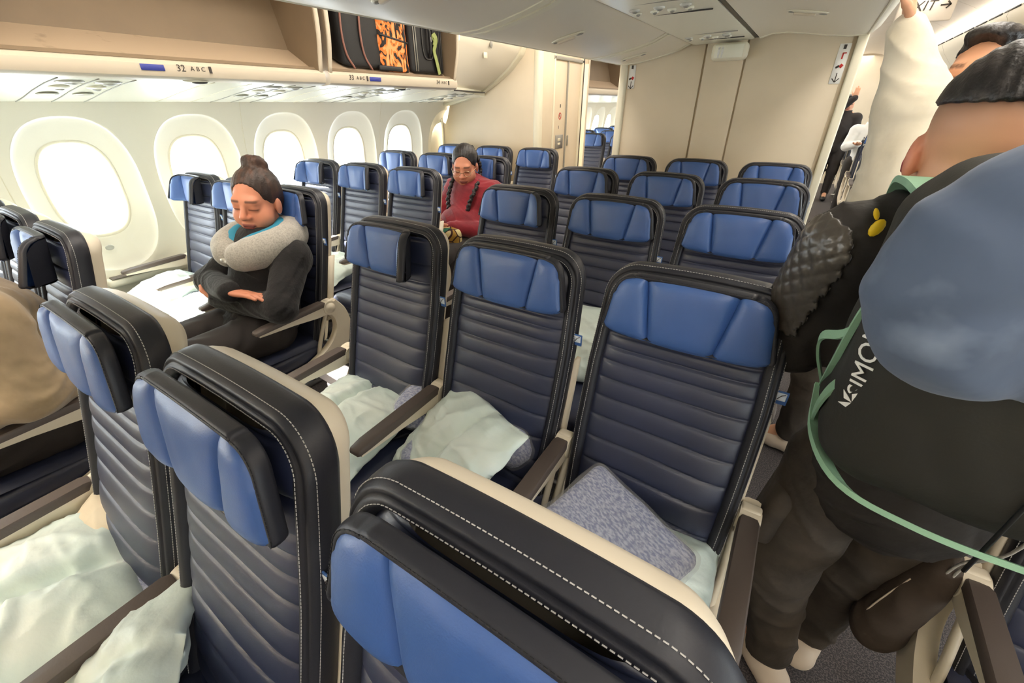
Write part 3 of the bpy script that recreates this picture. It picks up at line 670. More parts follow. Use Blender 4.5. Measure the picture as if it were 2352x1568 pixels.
# quilted front
SEAMS = [1.115, 1.04, 0.985, 0.952, 0.915, 0.868, 0.816, 0.760, 0.698, 0.630, 0.556, 0.480]
def panel_back():
    nu, nv = 26, 250; v = []; f = []
    for j in range(nv + 1):
        z = 0.42 + (ZT - 0.030 - 0.42) * j / nv
        w = hw_at(z + 0.0, 0.214 - 0.028, ZT - 0.030, 0.050)
        for i in range(nu + 1):
            u = -1 + 2 * i / nu; u = math.copysign(1 - (1 - abs(u)) ** 1.25, u)
            zz = z; low = max(0.0, (0.86 - z) / 0.4)
            arch = 0.030 * low * (1 - u * u) - 0.008 * low * math.sin(u * 2.6)
            zq = zz - arch
            d = min(abs(zq - s) for s in SEAMS)
            lo = max([s for s in SEAMS if s <= zq], default=0.40); hi = min([s for s in SEAMS if s > zq], default=1.20)
            t = min(1.0, max(0.0, (zq - lo) / (hi - lo)))
            edge = max(0.0, 1 - (abs(u)) ** 8)
            bul = 0.0078 * (4 * t * (1 - t)) ** 0.40 * (1 if zq > 0.48 else 0.7)
            gr = -0.0045 * math.exp(-(d / 0.0026) ** 2)
            y = yf(zz) - (bul + gr) * edge + 0.004 + 0.010 * (abs(u) ** 7) - 0.016 * math.exp(-((z - 0.62) / 0.12) ** 2) * (1 - u * u)
            v.append((u * w, y, zz))
    for j in range(nv):
        for i in range(nu): a = j * (nu + 1) + i; f.append((a, a + 1, a + nu + 2, a + nu + 1))
    return mesh('quilted_panel', v, f)
SE['panel'] = panel_back()
SE['rim'] = rim_sweep([(-0.034, 0.020), (-0.031, 0.004), (-0.026, -0.002), (-0.018, -0.005), (-0.011, -0.003), (-0.0085, 0.004), (-0.006, 0.000), (-0.001, 0.004), (0.003, 0.014), (0.0045, 0.028), (0.004, 0.042), (-0.002, 0.050), (-0.02, 0.052)]).me('back_rim')
def shell_me():
    b = rim_sweep([(-0.02, 0.044), (-0.004, 0.0445), (-0.0035, 0.048), (-0.008, 0.060), (-0.016, 0.074), (-0.024, 0.083), (-0.036, 0.087)])
    v = []; f = []; nv = 24
    for j in range(nv + 1):
        z = 0.44 + (ZT - 0.036 - 0.44) * j / nv; w = hw_at(z, 0.214 - 0.035, ZT - 0.036, 0.042)
        for u in (-1, -0.5, 0, 0.5, 1): v.append((u * w, yf(z) + 0.086 - 0.003 * u * u + 0.003, z))
    for j in range(nv):
        for i in range(4): a = j * 5 + i; f.append((a, a + 5, a + 6, a + 1))
    return b.add(v, f).me('back_shell')
SE['shell'] = shell_me()
def stitches(nrm, dy, step=0.0062, ln=0.0042, r=0.0007):
    b = B(); acc = 0.0; P = [Vector((x + nx * nrm, yf(z) + dy, z + nz * nrm)) for x, z, nx, nz in OUT]
    for a, c in zip(P[:-1], P[1:]):
        L = (c - a).length; t = (c - a) / L; s = acc
        while s < L:
            p = a + t * s; q = p + t * ln; b.tube([p, q], r, 4, False); s += step
        acc = s - L
    return b
st = stitches(-0.0165, -0.0052); st2 = stitches(0.0032, 0.0125); st.add(st2.v, st2.f); SE['stitch'] = st.me('stitching', False)
# lower cream side links of the shell
sl = B()
for s in (-1, 1):
    sl.ribbon([((s * 0.218, yf(z) + 0.062, z), (1, 0, 0), (0, 1, 0)) for z in (0.86, 0.7, 0.55)], [(-0.006, -0.016), (0.006, -0.016), (0.006, 0.016), (-0.006, 0.016)])
    sl.tube(bez([(s * 0.222, yf(0.60) + 0.05, 0.62), (s * 0.226, yf(0.5) + 0.03, 0.53), (s * 0.226, yf(0.46) + 0.0, 0.44), (s * 0.226, yf(0.44) - 0.02, 0.36)], 5), 0.010, 8)
    SE['link%d' % s] = sl.me('side_link'); sl = B()
# headrest, bent wings: angle of the left and of the right wing
HZ0, HZ1 = 1.012, 1.146
def hoff(z): return 0.012 + 0.06 * (z - HZ0)
def bend(x, off, aL, aR):
    a = aR if x > 0 else aL; h = 0.088; s = 1 if x > 0 else -1; d = abs(x) - h
    if d <= 0 or a == 0: return x, off
    rad = 0.030 / max(a, 1e-3); arc_ = min(d, 0.030); th = arc_ / rad; o = off - 0.030
    px_ = h + (rad) * math.sin(th) ; po = rad * (1 - math.cos(th)); rest = d - arc_
    px_ += rest * math.cos(th); po += rest * math.sin(th)
    return s * (px_ - math.sin(th) * o), 0.030 + po + math.cos(th) * o
def hhw(z): return 0.186 - 0.018 * (z - HZ0) / (HZ1 - HZ0)
def head_out(n=64):                            # closed outline of the blue face
    r1, r0 = 0.042, 0.018; pts = []
    wb, wt = hhw(HZ0), hhw(HZ1)
    def arc_pts(cx, cz, r, a0, a1, k=8): return [(cx + r * math.cos(a0 + (a1 - a0) * i / k), cz + r * math.sin(a0 + (a1 - a0) * i / k), math.cos(a0 + (a1 - a0) * i / k), math.sin(a0 + (a1 - a0) * i / k)) for i in range(k + 1)]
    pts += [(x, HZ0 - 0.010 * (1 - (x / wb) ** 2), 0, -1) for x in np.linspace(-wb + r0, wb - r0, 24)]
    pts += arc_pts(wb - r0, HZ0 + r0, r0, -PI / 2, 0)
    pts += arc_pts(wt - r1, HZ1 - r1, r1, 0.12, PI / 2)
    pts += [(x, HZ1 + 0.004 * (1 - (x / wt) ** 2), 0, 1) for x in np.linspace(wt - r1, -wt + r1, 24)]
    pts += arc_pts(-wt + r1, HZ1 - r1, r1, PI / 2, PI - 0.12)
    pts += arc_pts(-wb + r0, HZ0 + r0, r0, PI, 1.5 * PI)
    return pts
def seam_x(z, s): t = (z - HZ0) / (HZ1 - HZ0); return s * (0.072 + 0.026 * t)
def head_panel(which, aL, aR):
    v = []; f = []; nu, nv = 20, 18
    r1, r0 = 0.042, 0.018
    for j in range(nv + 1):
        t = j / nv; w0 = hhw(HZ0 + (HZ1 - HZ0) * t)
        z = HZ0 + (HZ1 - HZ0) * t
        w = w0
        if z > HZ1 - r1: w = hhw(HZ1) - r1 + math.sqrt(max(0, r1 * r1 - (z - HZ1 + r1) ** 2)) if z > HZ1 - r1 * 0.98 else w0
        if z < HZ0 + r0: w = hhw(HZ0) - r0 + math.sqrt(max(0, r0 * r0 - (HZ0 + r0 - z) ** 2))
        xl, xr = {'l': (-w, seam_x(z, -1)), 'c': (seam_x(z, -1), seam_x(z, 1)), 'r': (seam_x(z, 1), w)}[which]
        for i in range(nu + 1):
            u = i / nu; x = xl + (xr - xl) * u; uu = 2 * u - 1; tt = 2 * t - 1
            zz = z + (0.004 * (1 - (x / 0.16) ** 2) * t - 0.010 * max(0, 1 - (x / hhw(HZ0)) ** 2) * (1 - t))
            ex_ = max(0.0, 1 - abs(uu) ** (3.0 if which == 'c' else 2.6)) ** 0.5; ez_ = max(0.0, 1 - abs(tt) ** 4) ** 0.5
            off = 0.0235 + hoff(z) + 0.0150 * ex_ * ez_ - 0.007 * (1 - ex_) 
            if which == 'c': off += 0.0012 * math.sin(x * 90 + 3 * t) * t * ex_ * ez_
            bx_, bo = bend(x, off, aL, aR)
            v.append((bx_, yf(zz) - bo, zz))
    for j in range(nv):
        for i in range(nu): a = j * (nu + 1) + i; f.append((a, a + 1, a + nu + 2, a + nu + 1))
    return mesh('headrest_panel', v, f)
def head_border(aL, aR):
    sect = [(-0.010, 0.016), (-0.004, 0.024), (0.000, 0.0262), (0.0035, 0.0248), (0.0055, 0.021), (0.0062, 0.015), (0.0058, 0.008), (0.004, 0.003), (-0.002, 0.001)]
    P = head_out(); v = []; f = []; m = len(sect); n = len(P)
    for x, z, nx, nz in P:
        for q, o in sect:
            q = q if nz > -0.5 else q * 0.35 - 0.005
            X, Z = x + nx * q, z + nz * q; bx_, bo = bend(X, o + hoff(z), aL, aR); v.append((bx_, yf(Z) - bo, Z))
    for i in range(n):
        for k in range(m - 1): f.append((i * m + k, ((i + 1) % n) * m + k, ((i + 1) % n) * m + k + 1, i * m + k + 1))
    c = len(v)                                  # back plate as a fan of strips
    nb = 24
    for x in np.linspace(-0.165, 0.165, nb):
        for z in (HZ0 + 0.003, HZ1 - 0.004 - 0.03 * max(0, (abs(x) - 0.12) / 0.045) ** 2):
            bx_, bo = bend(x, 0.002 + hoff(z), aL, aR); v.append((bx_, yf(z) - bo, z))
    for i in range(nb - 1): f.append((c + 2 * i, c + 2 * i + 2, c + 2 * i + 3, c + 2 * i + 1))
    return mesh('headrest_border', v, f)
def head_stitch(aL, aR):
    b = B(); P = head_out(); pts = []
    for x, z, nx, nz in P[30:-8]:
        X, Z = x + nx * 0.0032, z + nz * 0.0032; bx_, bo = bend(X, 0.0254 + hoff(z), aL, aR); pts.append(Vector((bx_, yf(Z) - bo, Z)))
    for a, c in zip(pts[:-1], pts[1:]):
        L = (c - a).length
        if L < 1e-4: continue
        t = (c - a) / L; s = 0.0
        while s < L: b.tube([a + t * s, a + t * min(L, s + 0.0035)], 0.0008, 4, False); s += 0.0055
    return b.me('headrest_stitching', False)
HEADS = {}
def head_set(key):
    if key not in HEADS:
        aL, aR = [math.radians(a) for a in key]
        HEADS[key] = [head_border(aL, aR), head_panel('c', aL, aR), head_panel('l', aL, aR), head_panel('r', aL, aR), head_stitch(aL, aR)]
    return HEADS[key]
# cushion, base, legs, armrests
def cushion_me():
    v = []; f = []; nu, nv = 20, 22
    for j in range(nv + 1):
        t = j / nv
        for i in range(nu + 1):
            u = -1 + 2 * i / nu; ex_ = max(0, 1 - abs(u) ** 6) ** 0.4
            # section going from back top to front, over the nose, to the underside
            if t < 0.7: y = -0.185 - 0.40 * (t / 0.7); z = 0.470 + 0.02 * (t / 0.7) - 0.012 * math.sin(PI * t / 0.7) * (1 - u * u)
            else:
                a = (t - 0.7) / 0.3 * PI * 0.75; y = -0.585 - 0.045 * math.sin(a); z = 0.445 + 0.045 * math.cos(a)
            z -= 0.030 * (1 - ex_)
            d = min(abs(y + s) for s in (0.26, 0.33, 0.40, 0.47, 0.54)); z -= 0.005 * math.exp(-(d / 0.005) ** 2) * ex_
            v.append((u * 0.218, y, z))
    for j in range(nv):
        for i in range(nu): a = j * (nu + 1) + i; f.append((a, a + nu + 1, a + nu + 2, a + 1))
    b = B().add(v, f); b.rbox((0, -0.39, 0.405), (0.434, 0.44, 0.08), 0.02, 2); return b.me('seat_cushion')
SE['cushion'] = cushion_me()
SE['base'] = B().rbox((0, -0.39, 0.352), (0.47, 0.42, 0.035), 0.008).me('seat_pan'); SE['beam'] = B().tube([(-0.243, -0.27, 0.328), (0.243, -0.27, 0.328)], 0.02, 10).me('cross_beam')
lg = B()
lg.ribbon([((0, y, z), (1, 0, 0), (0, 1, 0)) for y, z in ((-0.52, 0.33), (-0.53, 0.02))], [(-0.012, -0.02), (0.012, -0.02), (0.012, 0.02), (-0.012, 0.02)])
SE['legf'] = lg.me('leg', False)
SE['legr'] = B().ribbon([((0, y, z), (1, 0, 0), (0, 1, 0)) for y, z in ((-0.27, 0.33), (-0.06, 0.02))], [(-0.012, -0.02), (0.012, -0.02), (0.012, 0.02), (-0.012, 0.02)]).me('leg', False)
SE['foot'] = B().rbox((0, -0.30, 0.015), (0.05, 0.56, 0.03), 0.008).me('foot_rail')
# life-vest box / bar under the seat front
SE['bar'] = B().tube([(-0.23, -0.60, 0.07), (0.23, -0.60, 0.07)], 0.009, 8).me('baggage_bar')
def belt_me():
    for s in (-1, 1):
        b = B()
        P = bez([(s * 0.20, -0.20, 0.47), (s * 0.17, -0.27, 0.495), (s * 0.10, -0.35, 0.489), (s * 0.03, -0.40, 0.487)], 6)
        b.ribbon([(p, Vector((0.35 * s, 0.9, 0)).normalized(), (0, 0, 1)) for p in P], [(-0.022, -0.0012), (0.022, -0.0012), (0.022, 0.0012), (-0.022, 0.0012)])
        SE['belt%d' % s] = b.me('seat_belt', False)
belt_me()
SE['buckle'] = B().rbox((0.0, -0.415, 0.495), (0.075, 0.05, 0.016), 0.006, 2, Matrix.Translation((0, -0.415, 0)) @ Matrix.Rotation(0.3, 4, 'Z') @ Matrix.Translation((0, 0.415, 0))).me('belt_buckle')
# armrests, centred on x = 0, added at +-0.2425
def arm_pad():
    b = B(); v = []; path = []
    for y, z, w, h in ((-0.145, 0.652, 0.018, 0.010), (-0.16, 0.655, 0.022, 0.012), (-0.30, 0.650, 0.023, 0.012), (-0.45, 0.644, 0.0235, 0.011), (-0.485, 0.640, 0.021, 0.009), (-0.492, 0.638, 0.016, 0.006)):
        path.append((y, z, w, h))
    sec = [(-1, -1), (1, -1), (1, 0.5), (0.85, 0.95), (0, 1.05), (-0.85, 0.95), (-1, 0.5)]
    for y, z, w, h in path:
        for a, c in sec: v.append((a * w, y, z + c * h))
    m = len(sec); f = [(i * m + k, (i + 1) * m + k, (i + 1) * m + (k + 1) % m, i * m + (k + 1) % m) for i in range(len(path) - 1) for k in range(m)]
    f += [tuple(range(m)), tuple((len(path) - 1) * m + k for k in range(m - 1, -1, -1))]
    me = b.add(v, f).me('armrest_pad'); 
    try: me.set_sharp_from_angle(angle=math.radians(50))
    except Exception: pass
    return me
SE['pad'] = arm_pad()
def arm_body():
    b = B(); v = []; pts = [(-0.105, 0.632, 0.030), (-0.14, 0.632, 0.032), (-0.20, 0.626, 0.026), (-0.32, 0.628, 0.015), (-0.44, 0.629, 0.009), (-0.48, 0.629, 0.006)]
    w = 0.019
    for y, z, h in pts: v += [(-w, y, z - h), (w, y, z - h), (w, y, z + min(h, 0.018)), (-w, y, z + min(h, 0.018))]
    f = [(4 * i + k, 4 * i + 4 + k, 4 * i + 4 + (k + 1) % 4, 4 * i + (k + 1) % 4) for i in range(len(pts) - 1) for k in range(4)] + [(0, 1, 2, 3), tuple(4 * (len(pts) - 1) + k for k in (3, 2, 1, 0))]
    b.add(v, f); b.cyl((0, -0.125, 0.628), 0.036, 0.044, 24, 'x')
    b.rbox((0, -0.118, 0.655), (0.046, 0.03, 0.024), 0.008, 3)
    me = b.me('armrest_arm')
    try: me.set_sharp_from_angle(angle=math.radians(40))
    except Exception: pass
    return me
SE['arm'] = arm_body()
SE['pivot'] = B().cyl((0, -0.125, 0.628), 0.026, 0.050, 24, 'x').me('pivot_cap')
def side_frame(aisle):
    if aisle:
        P = bez([(0, -0.115, 0.640), (0, -0.075, 0.57), (0, -0.075, 0.49), (0, -0.13, 0.41), (0, -0.25, 0.355), (0, -0.42, 0.325), (0, -0.60, 0.310)], 8)
        wd = [0.034, 0.038, 0.043, 0.046, 0.038, 0.025, 0.016]
    else:
        P = bez([(0, -0.12, 0.63), (0, -0.105, 0.55), (0, -0.13, 0.46), (0, -0.19, 0.36)], 6); wd = [0.014, 0.013, 0.013, 0.014]
    n = len(P); v = []; f = []
    for i, p in enumerate(P):
        t = (P[min(i + 1, n - 1)] - P[max(i - 1, 0)]).normalized(); nn = Vector((0, -t.z, t.y)); w = float(np.interp(i / (n - 1), np.linspace(0, 1, len(wd)), wd))
        hx = 0.019 if aisle else 0.012
        for a, c in ((-1, -1), (-0.55, -1.12), (0.55, -1.12), (1, -1), (1, 1), (0.55, 1.12), (-0.55, 1.12), (-1, 1)): v.append(p + nn * (c * w) + Vector((a * hx, 0, 0)))
    for i in range(n - 1):
        for k in range(8): f.append((i * 8 + k, (i + 1) * 8 + k, (i + 1) * 8 + (k + 1) % 8, i * 8 + (k + 1) % 8))
    f += [tuple(range(8)), tuple((n - 1) * 8 + k for k in range(7, -1, -1))]
    me = B().add(v, f).me('side_frame')
    try: me.set_sharp_from_angle(angle=math.radians(40))
    except Exception: pass
    return me
SE['aisle'] = side_frame(True); SE['post'] = side_frame(False)
tg = B().rbox((0.222, yf(0.935) + 0.02, 0.935), (0.030, 0.003, 0.034), 0.001, 1); SE['tag'] = tg.me('fabric_tag')
SE['tagm'] = B().rbox((0.224, yf(0.938) + 0.0175, 0.938), (0.019, 0.002, 0.020), 0.001, 1).me('tag_emblem_field')
SE['tagl'] = B().tube([(0.217, yf(0.938) + 0.0160, 0.931), (0.224, yf(0.938) + 0.0160, 0.942), (0.231, yf(0.938) + 0.016, 0.946)], 0.0009, 5).me('tag_emblem')

SP, AIS, LOFF, PITCH = 0.485, 0.946, 0.2636, 0.787
SEATX = {'D': -SP, 'E': 0.0, 'F': SP, 'C': -SP - AIS, 'B': -2 * SP - AIS, 'A': -3 * SP - AIS, 'G': SP + AIS, 'H': 2 * SP + AIS}
def seat_pos(row, s): return (SEATX[s], row * PITCH + ((LOFF - {1: 0.12, 2: 0.03}.get(row, 0)) if s in 'ABCGH' else 0.0), 0)
def make_seat(x, y, label, group, wings=(0, 18), arms='R', aisle='', left_arm=False, aisle_left=False, rot=0.0, full=True, belt=True):
    r = empty('airline_seat', (x, y, 0), label, 'seat', group); r.rotation_euler[2] = rot
    L = lambda n, k, m, loc=None, par=None: link(n, SE[k], m, par or r, loc)
    L('seat_cushion', 'cushion', 'navy'); sp_ = L('seat_pan', 'base', 'dgrey'); L('cross_beam', 'beam', 'metal', None, sp_); L('cross_beam', 'beam', 'metal', (0, -0.25, 0), sp_)
    bk = L('backrest', 'panel', 'navy'); rm = L('back_rim', 'rim', 'rim', None, bk)
    if full: tag(L('stitching', 'stitch', 'thread', None, bk), kind='stuff')
    sh = L('back_shell', 'shell', 'shell'); L('side_link', 'link-1', 'shell', None, sh); L('side_link', 'link1', 'shell', None, sh)
    H = head_set(wings)
    h = link('headrest', H[0], 'rim', r)
    for k in (1, 2, 3): link('headrest_panel', H[k], 'blue', h)
    if full: tag(link('headrest_stitching', H[4], 'dthread', h), kind='stuff')
    sides = [(1, aisle == 'R')] if 'R' in arms else []
    if left_arm: sides.append((-1, aisle_left))
    for s, ai in sides:
        a = L('armrest', 'arm', 'shell', (s * 0.2425, 0, 0)); L('armrest_pad', 'pad', 'pad', None, a)
        if ai: L('pivot_cap', 'pivot', 'shell', None, a)
        L('side_frame', 'aisle' if ai else 'post', 'shell', (s * 0.2425, 0, 0))
    for s in (-1, 1):
        L('leg', 'legf', 'metal', (s * 0.15, 0, 0)); L('leg', 'legr', 'metal', (s * 0.15, 0, 0)); L('foot_rail', 'foot', 'dgrey', (s * 0.15, 0, 0))
    L('baggage_bar', 'bar', 'metal')
    if full:
        if belt: bl = L('seat_belt', 'belt-1', 'belt'); L('seat_belt', 'belt1', 'belt'); L('belt_buckle', 'buckle', 'metal', None, bl)
        t_ = L('fabric_tag', 'tag', 'tagb'); L('tag_emblem_field', 'tagm', 'tagw', None, t_); L('tag_emblem', 'tagl', 'ink', None, t_)
    return r
ROWW = {1: 'nearest row', 2: 'second row', 3: 'third row', 4: 'fourth row', 5: 'last row'}
SEATW = {'A': 'window seat of left block', 'B': 'middle seat of left block', 'C': 'aisle seat of left block', 'D': 'left seat of centre block', 'E': 'middle seat of centre block', 'F': 'right seat of centre block'}
WING = {(1, 'D'): (0, 0), (1, 'E'): (0, 0), (1, 'F'): (0, 0), (2, 'D'): (8, 62), (2, 'E'): (0, 0), (2, 'F'): (0, 0), (3, 'D'): (0, 30), (3, 'E'): (0, 0), (3, 'F'): (0, 0), (4, 'D'): (0, 24), (5, 'D'): (0, 18),
        (1, 'C'): (10, 62), (1, 'B'): (0, 30), (2, 'A'): (48, 62), (2, 'B'): (24, 48), (2, 'C'): (0, 20), (3, 'A'): (38, 48), (3, 'B'): (14, 44), (3, 'C'): (0, 38), (4, 'A'): (0, 30), (4, 'B'): (0, 24), (4, 'C'): (0, 52), (5, 'A'): (0, 20), (5, 'B'): (0, 24), (5, 'C'): (0, 18)}
for row in range(1, 6):
    for s in 'ABCDEF':
        x, y, _ = seat_pos(row, s)
        extra = {(2, 'C'): ', behind the woman in black', (4, 'C'): ', behind the person in red', (1, 'C'): ', behind the person in beige'}.get((row, s), '')
        make_seat(x, y, 'navy seat, blue headrest, %s, %s%s' % (SEATW[s], ROWW[row], extra), 'navy airline seats',
                  WING.get((row, s), (0, 12)), 'R', 'R' if s in 'CF' else '', s in 'AD', s == 'D', belt=(row, s) not in ((2, 'C'), (4, 'C'), (1, 'C')))
# right block: one seat beside the man, and the rows beyond the bulkhead
x, y, _ = seat_pos(2, 'G')
make_seat(x - 0.06, 1.65, 'airline seat with cream aisle armrest at the bottom right corner', 'navy airline seats', (0, 0), 'R', '', True, True)
for k in range(7):
    yk = 6.1 + k * PITCH
    make_seat(SEATX['G'], yk, 'navy aisle seat in the far right cabin, %s behind the bulkhead' % ('first second third fourth fifth sixth seventh'.split()[k]), 'far right cabin seats', (0, 0), 'R', '', True, True, full=False)
for k, (s, yk) in enumerate((('C', 6.55), ('B', 6.55), ('C', 7.34), ('B', 7.34), ('A', 7.34), ('B', 8.13), ('A', 8.13), ('A', 8.92))):
    w = {'A': 'window', 'B': 'middle', 'C': 'aisle'}[s]
    make_seat(SEATX[s], yk, 'dark %s seat in the far left cabin past the lavatory, %s row' % (w, {6.55: 'front', 7.34: 'second', 8.13: 'third', 8.92: 'back'}[yk]), 'far left cabin seats', (0, 0), 'R', '', False, False, full=False)
# side ledges on the window wall beside the seats
for row in range(1, 5):
    y = seat_pos(row, 'A')[1] - 0.33
    l = empty('wall_armrest', (-2.71, y, 0.6), 'cream armrest ledge on the window wall beside %s' % ROWW[row], 'armrest', 'window wall ledges')
    B().rbox((-2.725, y, 0.575), (0.075, 0.46, 0.05), 0.018, 3).obj('ledge', 'wall', l, True)
    B().rbox((-2.712, y, 0.603), (0.055, 0.42, 0.010), 0.004, 2).obj('ledge_pad', 'pad', l, True)

# ================================================================== ORGANIC SHAPES (signed distance fields meshed as one surface)
def V(*a): return np.array(a, dtype=np.float64)
def cap(a, b, ra, rb=None): return ('c', V(*a), V(*b), ra, ra if rb is None else rb)
def ell(c, r, R=None): return ('e', V(*c), V(*r), np.eye(3) if R is None else np.array(R.to_3x3() if hasattr(R, 'to_3x3') else R))
def rbx(c, hs, r=0.01, R=None): return ('b', V(*c), V(*hs), np.eye(3) if R is None else np.array(R.to_3x3() if hasattr(R, 'to_3x3') else R), r)
def dprim(P, q):
    if q[0] == 'c':
        a, b = q[1], q[2]; ba = b - a; pa = P - a; h = np.clip(pa @ ba / (ba @ ba + 1e-12), 0, 1)
        return np.linalg.norm(pa - h[:, None] * ba, axis=1) - (q[3] + (q[4] - q[3]) * h)
    if q[0] == 'e':
        L = (P - q[1]) @ q[3]; k0 = np.linalg.norm(L / q[2], axis=1); k1 = np.linalg.norm(L / q[2] ** 2, axis=1) + 1e-9
        return k0 * (k0 - 1) / k1
    L = np.abs((P - q[1]) @ q[3]) - q[2] + q[4]
    return np.linalg.norm(np.maximum(L, 0), axis=1) + np.minimum(L.max(axis=1), 0) - q[4]
def pbox(q):
    if q[0] == 'c': r = max(q[3], q[4]); return np.minimum(q[1], q[2]) - r, np.maximum(q[1], q[2]) + r
    r = (np.linalg.norm(q[2]) if q[0] == 'b' else q[2].max()); return q[1] - r, q[1] + r
def smin(a, b, k):
    h = np.maximum(k - np.abs(a - b), 0) / k; return np.minimum(a, b) - h * h * k * 0.25
def field(prims, k, subs=(), cuts=(), disp=None):
    def f(P):
        d = None
        for q in prims:
            e = dprim(P, q); d = e if d is None else smin(d, e, k)
        for q, ks in subs: d = -smin(-d, dprim(P, q), ks)
        for c in cuts: d = np.maximum(d, c(P))
        if disp is not None: d = d + disp(P)
        return d
    return f
def surf(name, prims, h=0.008, k=0.03, subs=(), cuts=(), disp=None, color=None, pad=0.0, bounds=None):
    f = field(prims, k, subs, cuts, disp)
    bb = [pbox(q) for q in prims]; lo = np.min([b[0] for b in bb], axis=0) - 3 * h - pad; hi = np.max([b[1] for b in bb], axis=0) + 3 * h + pad
    if bounds is not None: lo = np.maximum(lo, bounds[0]); hi = np.minimum(hi, bounds[1])
    BS = 4; nb = np.ceil((hi - lo) / (h * BS)).astype(int) + 1
    gx, gy, gz = [np.arange(n) for n in nb]
    C = np.stack(np.meshgrid(gx, gy, gz, indexing='ij'), -1).reshape(-1, 3)
    ctr = lo + (C * BS + (BS - 1) / 2) * h
    dc = np.concatenate([f(ctr[i:i + 100000]) for i in range(0, len(ctr), 100000)])
    D = np.repeat(np.repeat(np.repeat(dc.reshape(nb), BS, 0), BS, 1), BS, 2).astype(np.float32)
    act = np.abs(dc) < h * BS * 1.5 + 0.012
    A = C[act]; off = np.stack(np.meshgrid(np.arange(BS), np.arange(BS), np.arange(BS), indexing='ij'), -1).reshape(-1, 3)
    I = (A[:, None, :] * BS + off[None]).reshape(-1, 3)
    P = lo + I * h
    dv = np.concatenate([f(P[i:i + 150000]) for i in range(0, len(P), 150000)]) if len(P) else np.zeros(0)
    D[I[:, 0], I[:, 1], I[:, 2]] = dv
    S_ = D < 0; n = D.shape
    cnt = np.zeros((n[0] - 1, n[1] - 1, n[2] - 1), np.int8)
    corners = [(a, b, c) for a in (0, 1) for b in (0, 1) for c in (0, 1)]
    for a, b, c in corners: cnt += S_[a:n[0] - 1 + a, b:n[1] - 1 + b, c:n[2] - 1 + c]
    mi = np.nonzero((cnt > 0) & (cnt < 8)); idx = -np.ones(cnt.shape, np.int64); idx[mi] = np.arange(len(mi[0]))
    base = np.stack(mi, -1).astype(np.float64)
    vals = [D[mi[0] + a, mi[1] + b, mi[2] + c].astype(np.float64) for a, b, c in corners]
    acc = np.zeros_like(base); num = np.zeros(len(base))
    for i in range(8):
        for j in range(i + 1, 8):
            ca, cb_ = np.array(corners[i]), np.array(corners[j])
            if np.abs(ca - cb_).sum() != 1: continue
            s0, s1 = vals[i], vals[j]; cr = (s0 < 0) != (s1 < 0)
            t = np.where(cr, s0 / np.where(s0 - s1 == 0, 1, s0 - s1), 0)
            acc += np.where(cr[:, None], ca + (cb_ - ca) * t[:, None], 0); num += cr
    verts = lo + (base + acc / np.maximum(num, 1)[:, None]) * h
    faces = []
    for ax in range(3):
        sl0 = [slice(None)] * 3; sl1 = [slice(None)] * 3; sl0[ax] = slice(0, n[ax] - 1); sl1[ax] = slice(1, n[ax])
        e = S_[tuple(sl0)] != S_[tuple(sl1)]
        o1, o2 = [q for q in range(3) if q != ax]
        ii = np.stack(np.nonzero(e), -1)
        ii = ii[(ii[:, o1] > 0) & (ii[:, o2] > 0) & (ii[:, o1] < n[o1] - 1) & (ii[:, o2] < n[o2] - 1)]
        if not len(ii): continue
        def g(d1, d2):
            q = ii.copy(); q[:, o1] += d1; q[:, o2] += d2; return idx[q[:, 0], q[:, 1], q[:, 2]]
        quad = np.stack([g(-1, -1), g(0, -1), g(0, 0), g(-1, 0)], -1)
        ins = S_[ii[:, 0], ii[:, 1], ii[:, 2]]
        flip = ins if ax != 1 else ~ins
        quad = np.where(flip[:, None], quad, quad[:, ::-1])
        faces.append(quad[(quad >= 0).all(1)])
    F = np.concatenate(faces)
    me = bpy.data.meshes.new(name); nv, nf = len(verts), len(F)
    me.vertices.add(nv); me.vertices.foreach_set('co', verts.astype(np.float32).ravel())
    me.loops.add(nf * 4); me.loops.foreach_set('vertex_index', F.astype(np.int32).ravel())
    me.polygons.add(nf); me.polygons.foreach_set('loop_start', np.arange(0, nf * 4, 4, dtype=np.int32)); me.polygons.foreach_set('loop_total', np.full(nf, 4, np.int32))
    me.polygons.foreach_set('use_smooth', np.ones(nf, bool))
    me.update(calc_edges=True); me.validate()
    if color is not None:
        col = color(verts); at = me.color_attributes.new('Col', 'FLOAT_COLOR', 'POINT'); at.data.foreach_set('color', np.concatenate([col, np.ones((nv, 1))], 1).astype(np.float32).ravel())
    return me
def folds(amp, dirs, fr, seed=0):
    rs = np.random.RandomState(seed); ph = rs.rand(8) * 6
    def d(P):
        u = P @ V(*dirs); w = 0.35 * np.sin(P @ V(7, 3, 5) + ph[0]) + 0.25 * np.sin(P @ V(-4, 9, 6) + ph[1])
        w2_ = np.sin(P @ V(11, -6, 8) + ph[5]) * np.sin(P @ V(5, 12, -9) + ph[6])
        s = np.sin(fr * 0.55 * u + 6 * w + 2.5 * w2_ + ph[2]); m = np.clip(0.35 + 0.9 * np.sin(P @ V(13, -11, 9) + ph[3]) * np.sin(P @ V(7, 9, 12) + ph[4]), 0, 1)
        s2 = np.sin(fr * 0.9 * u + 9 * w2_ + 4 * w + ph[7])
        return -amp * m * (1 - np.abs(s)) ** 2 * 1.2 + 0.4 * amp * (1 - m) * s2 * np.abs(s)
    return d

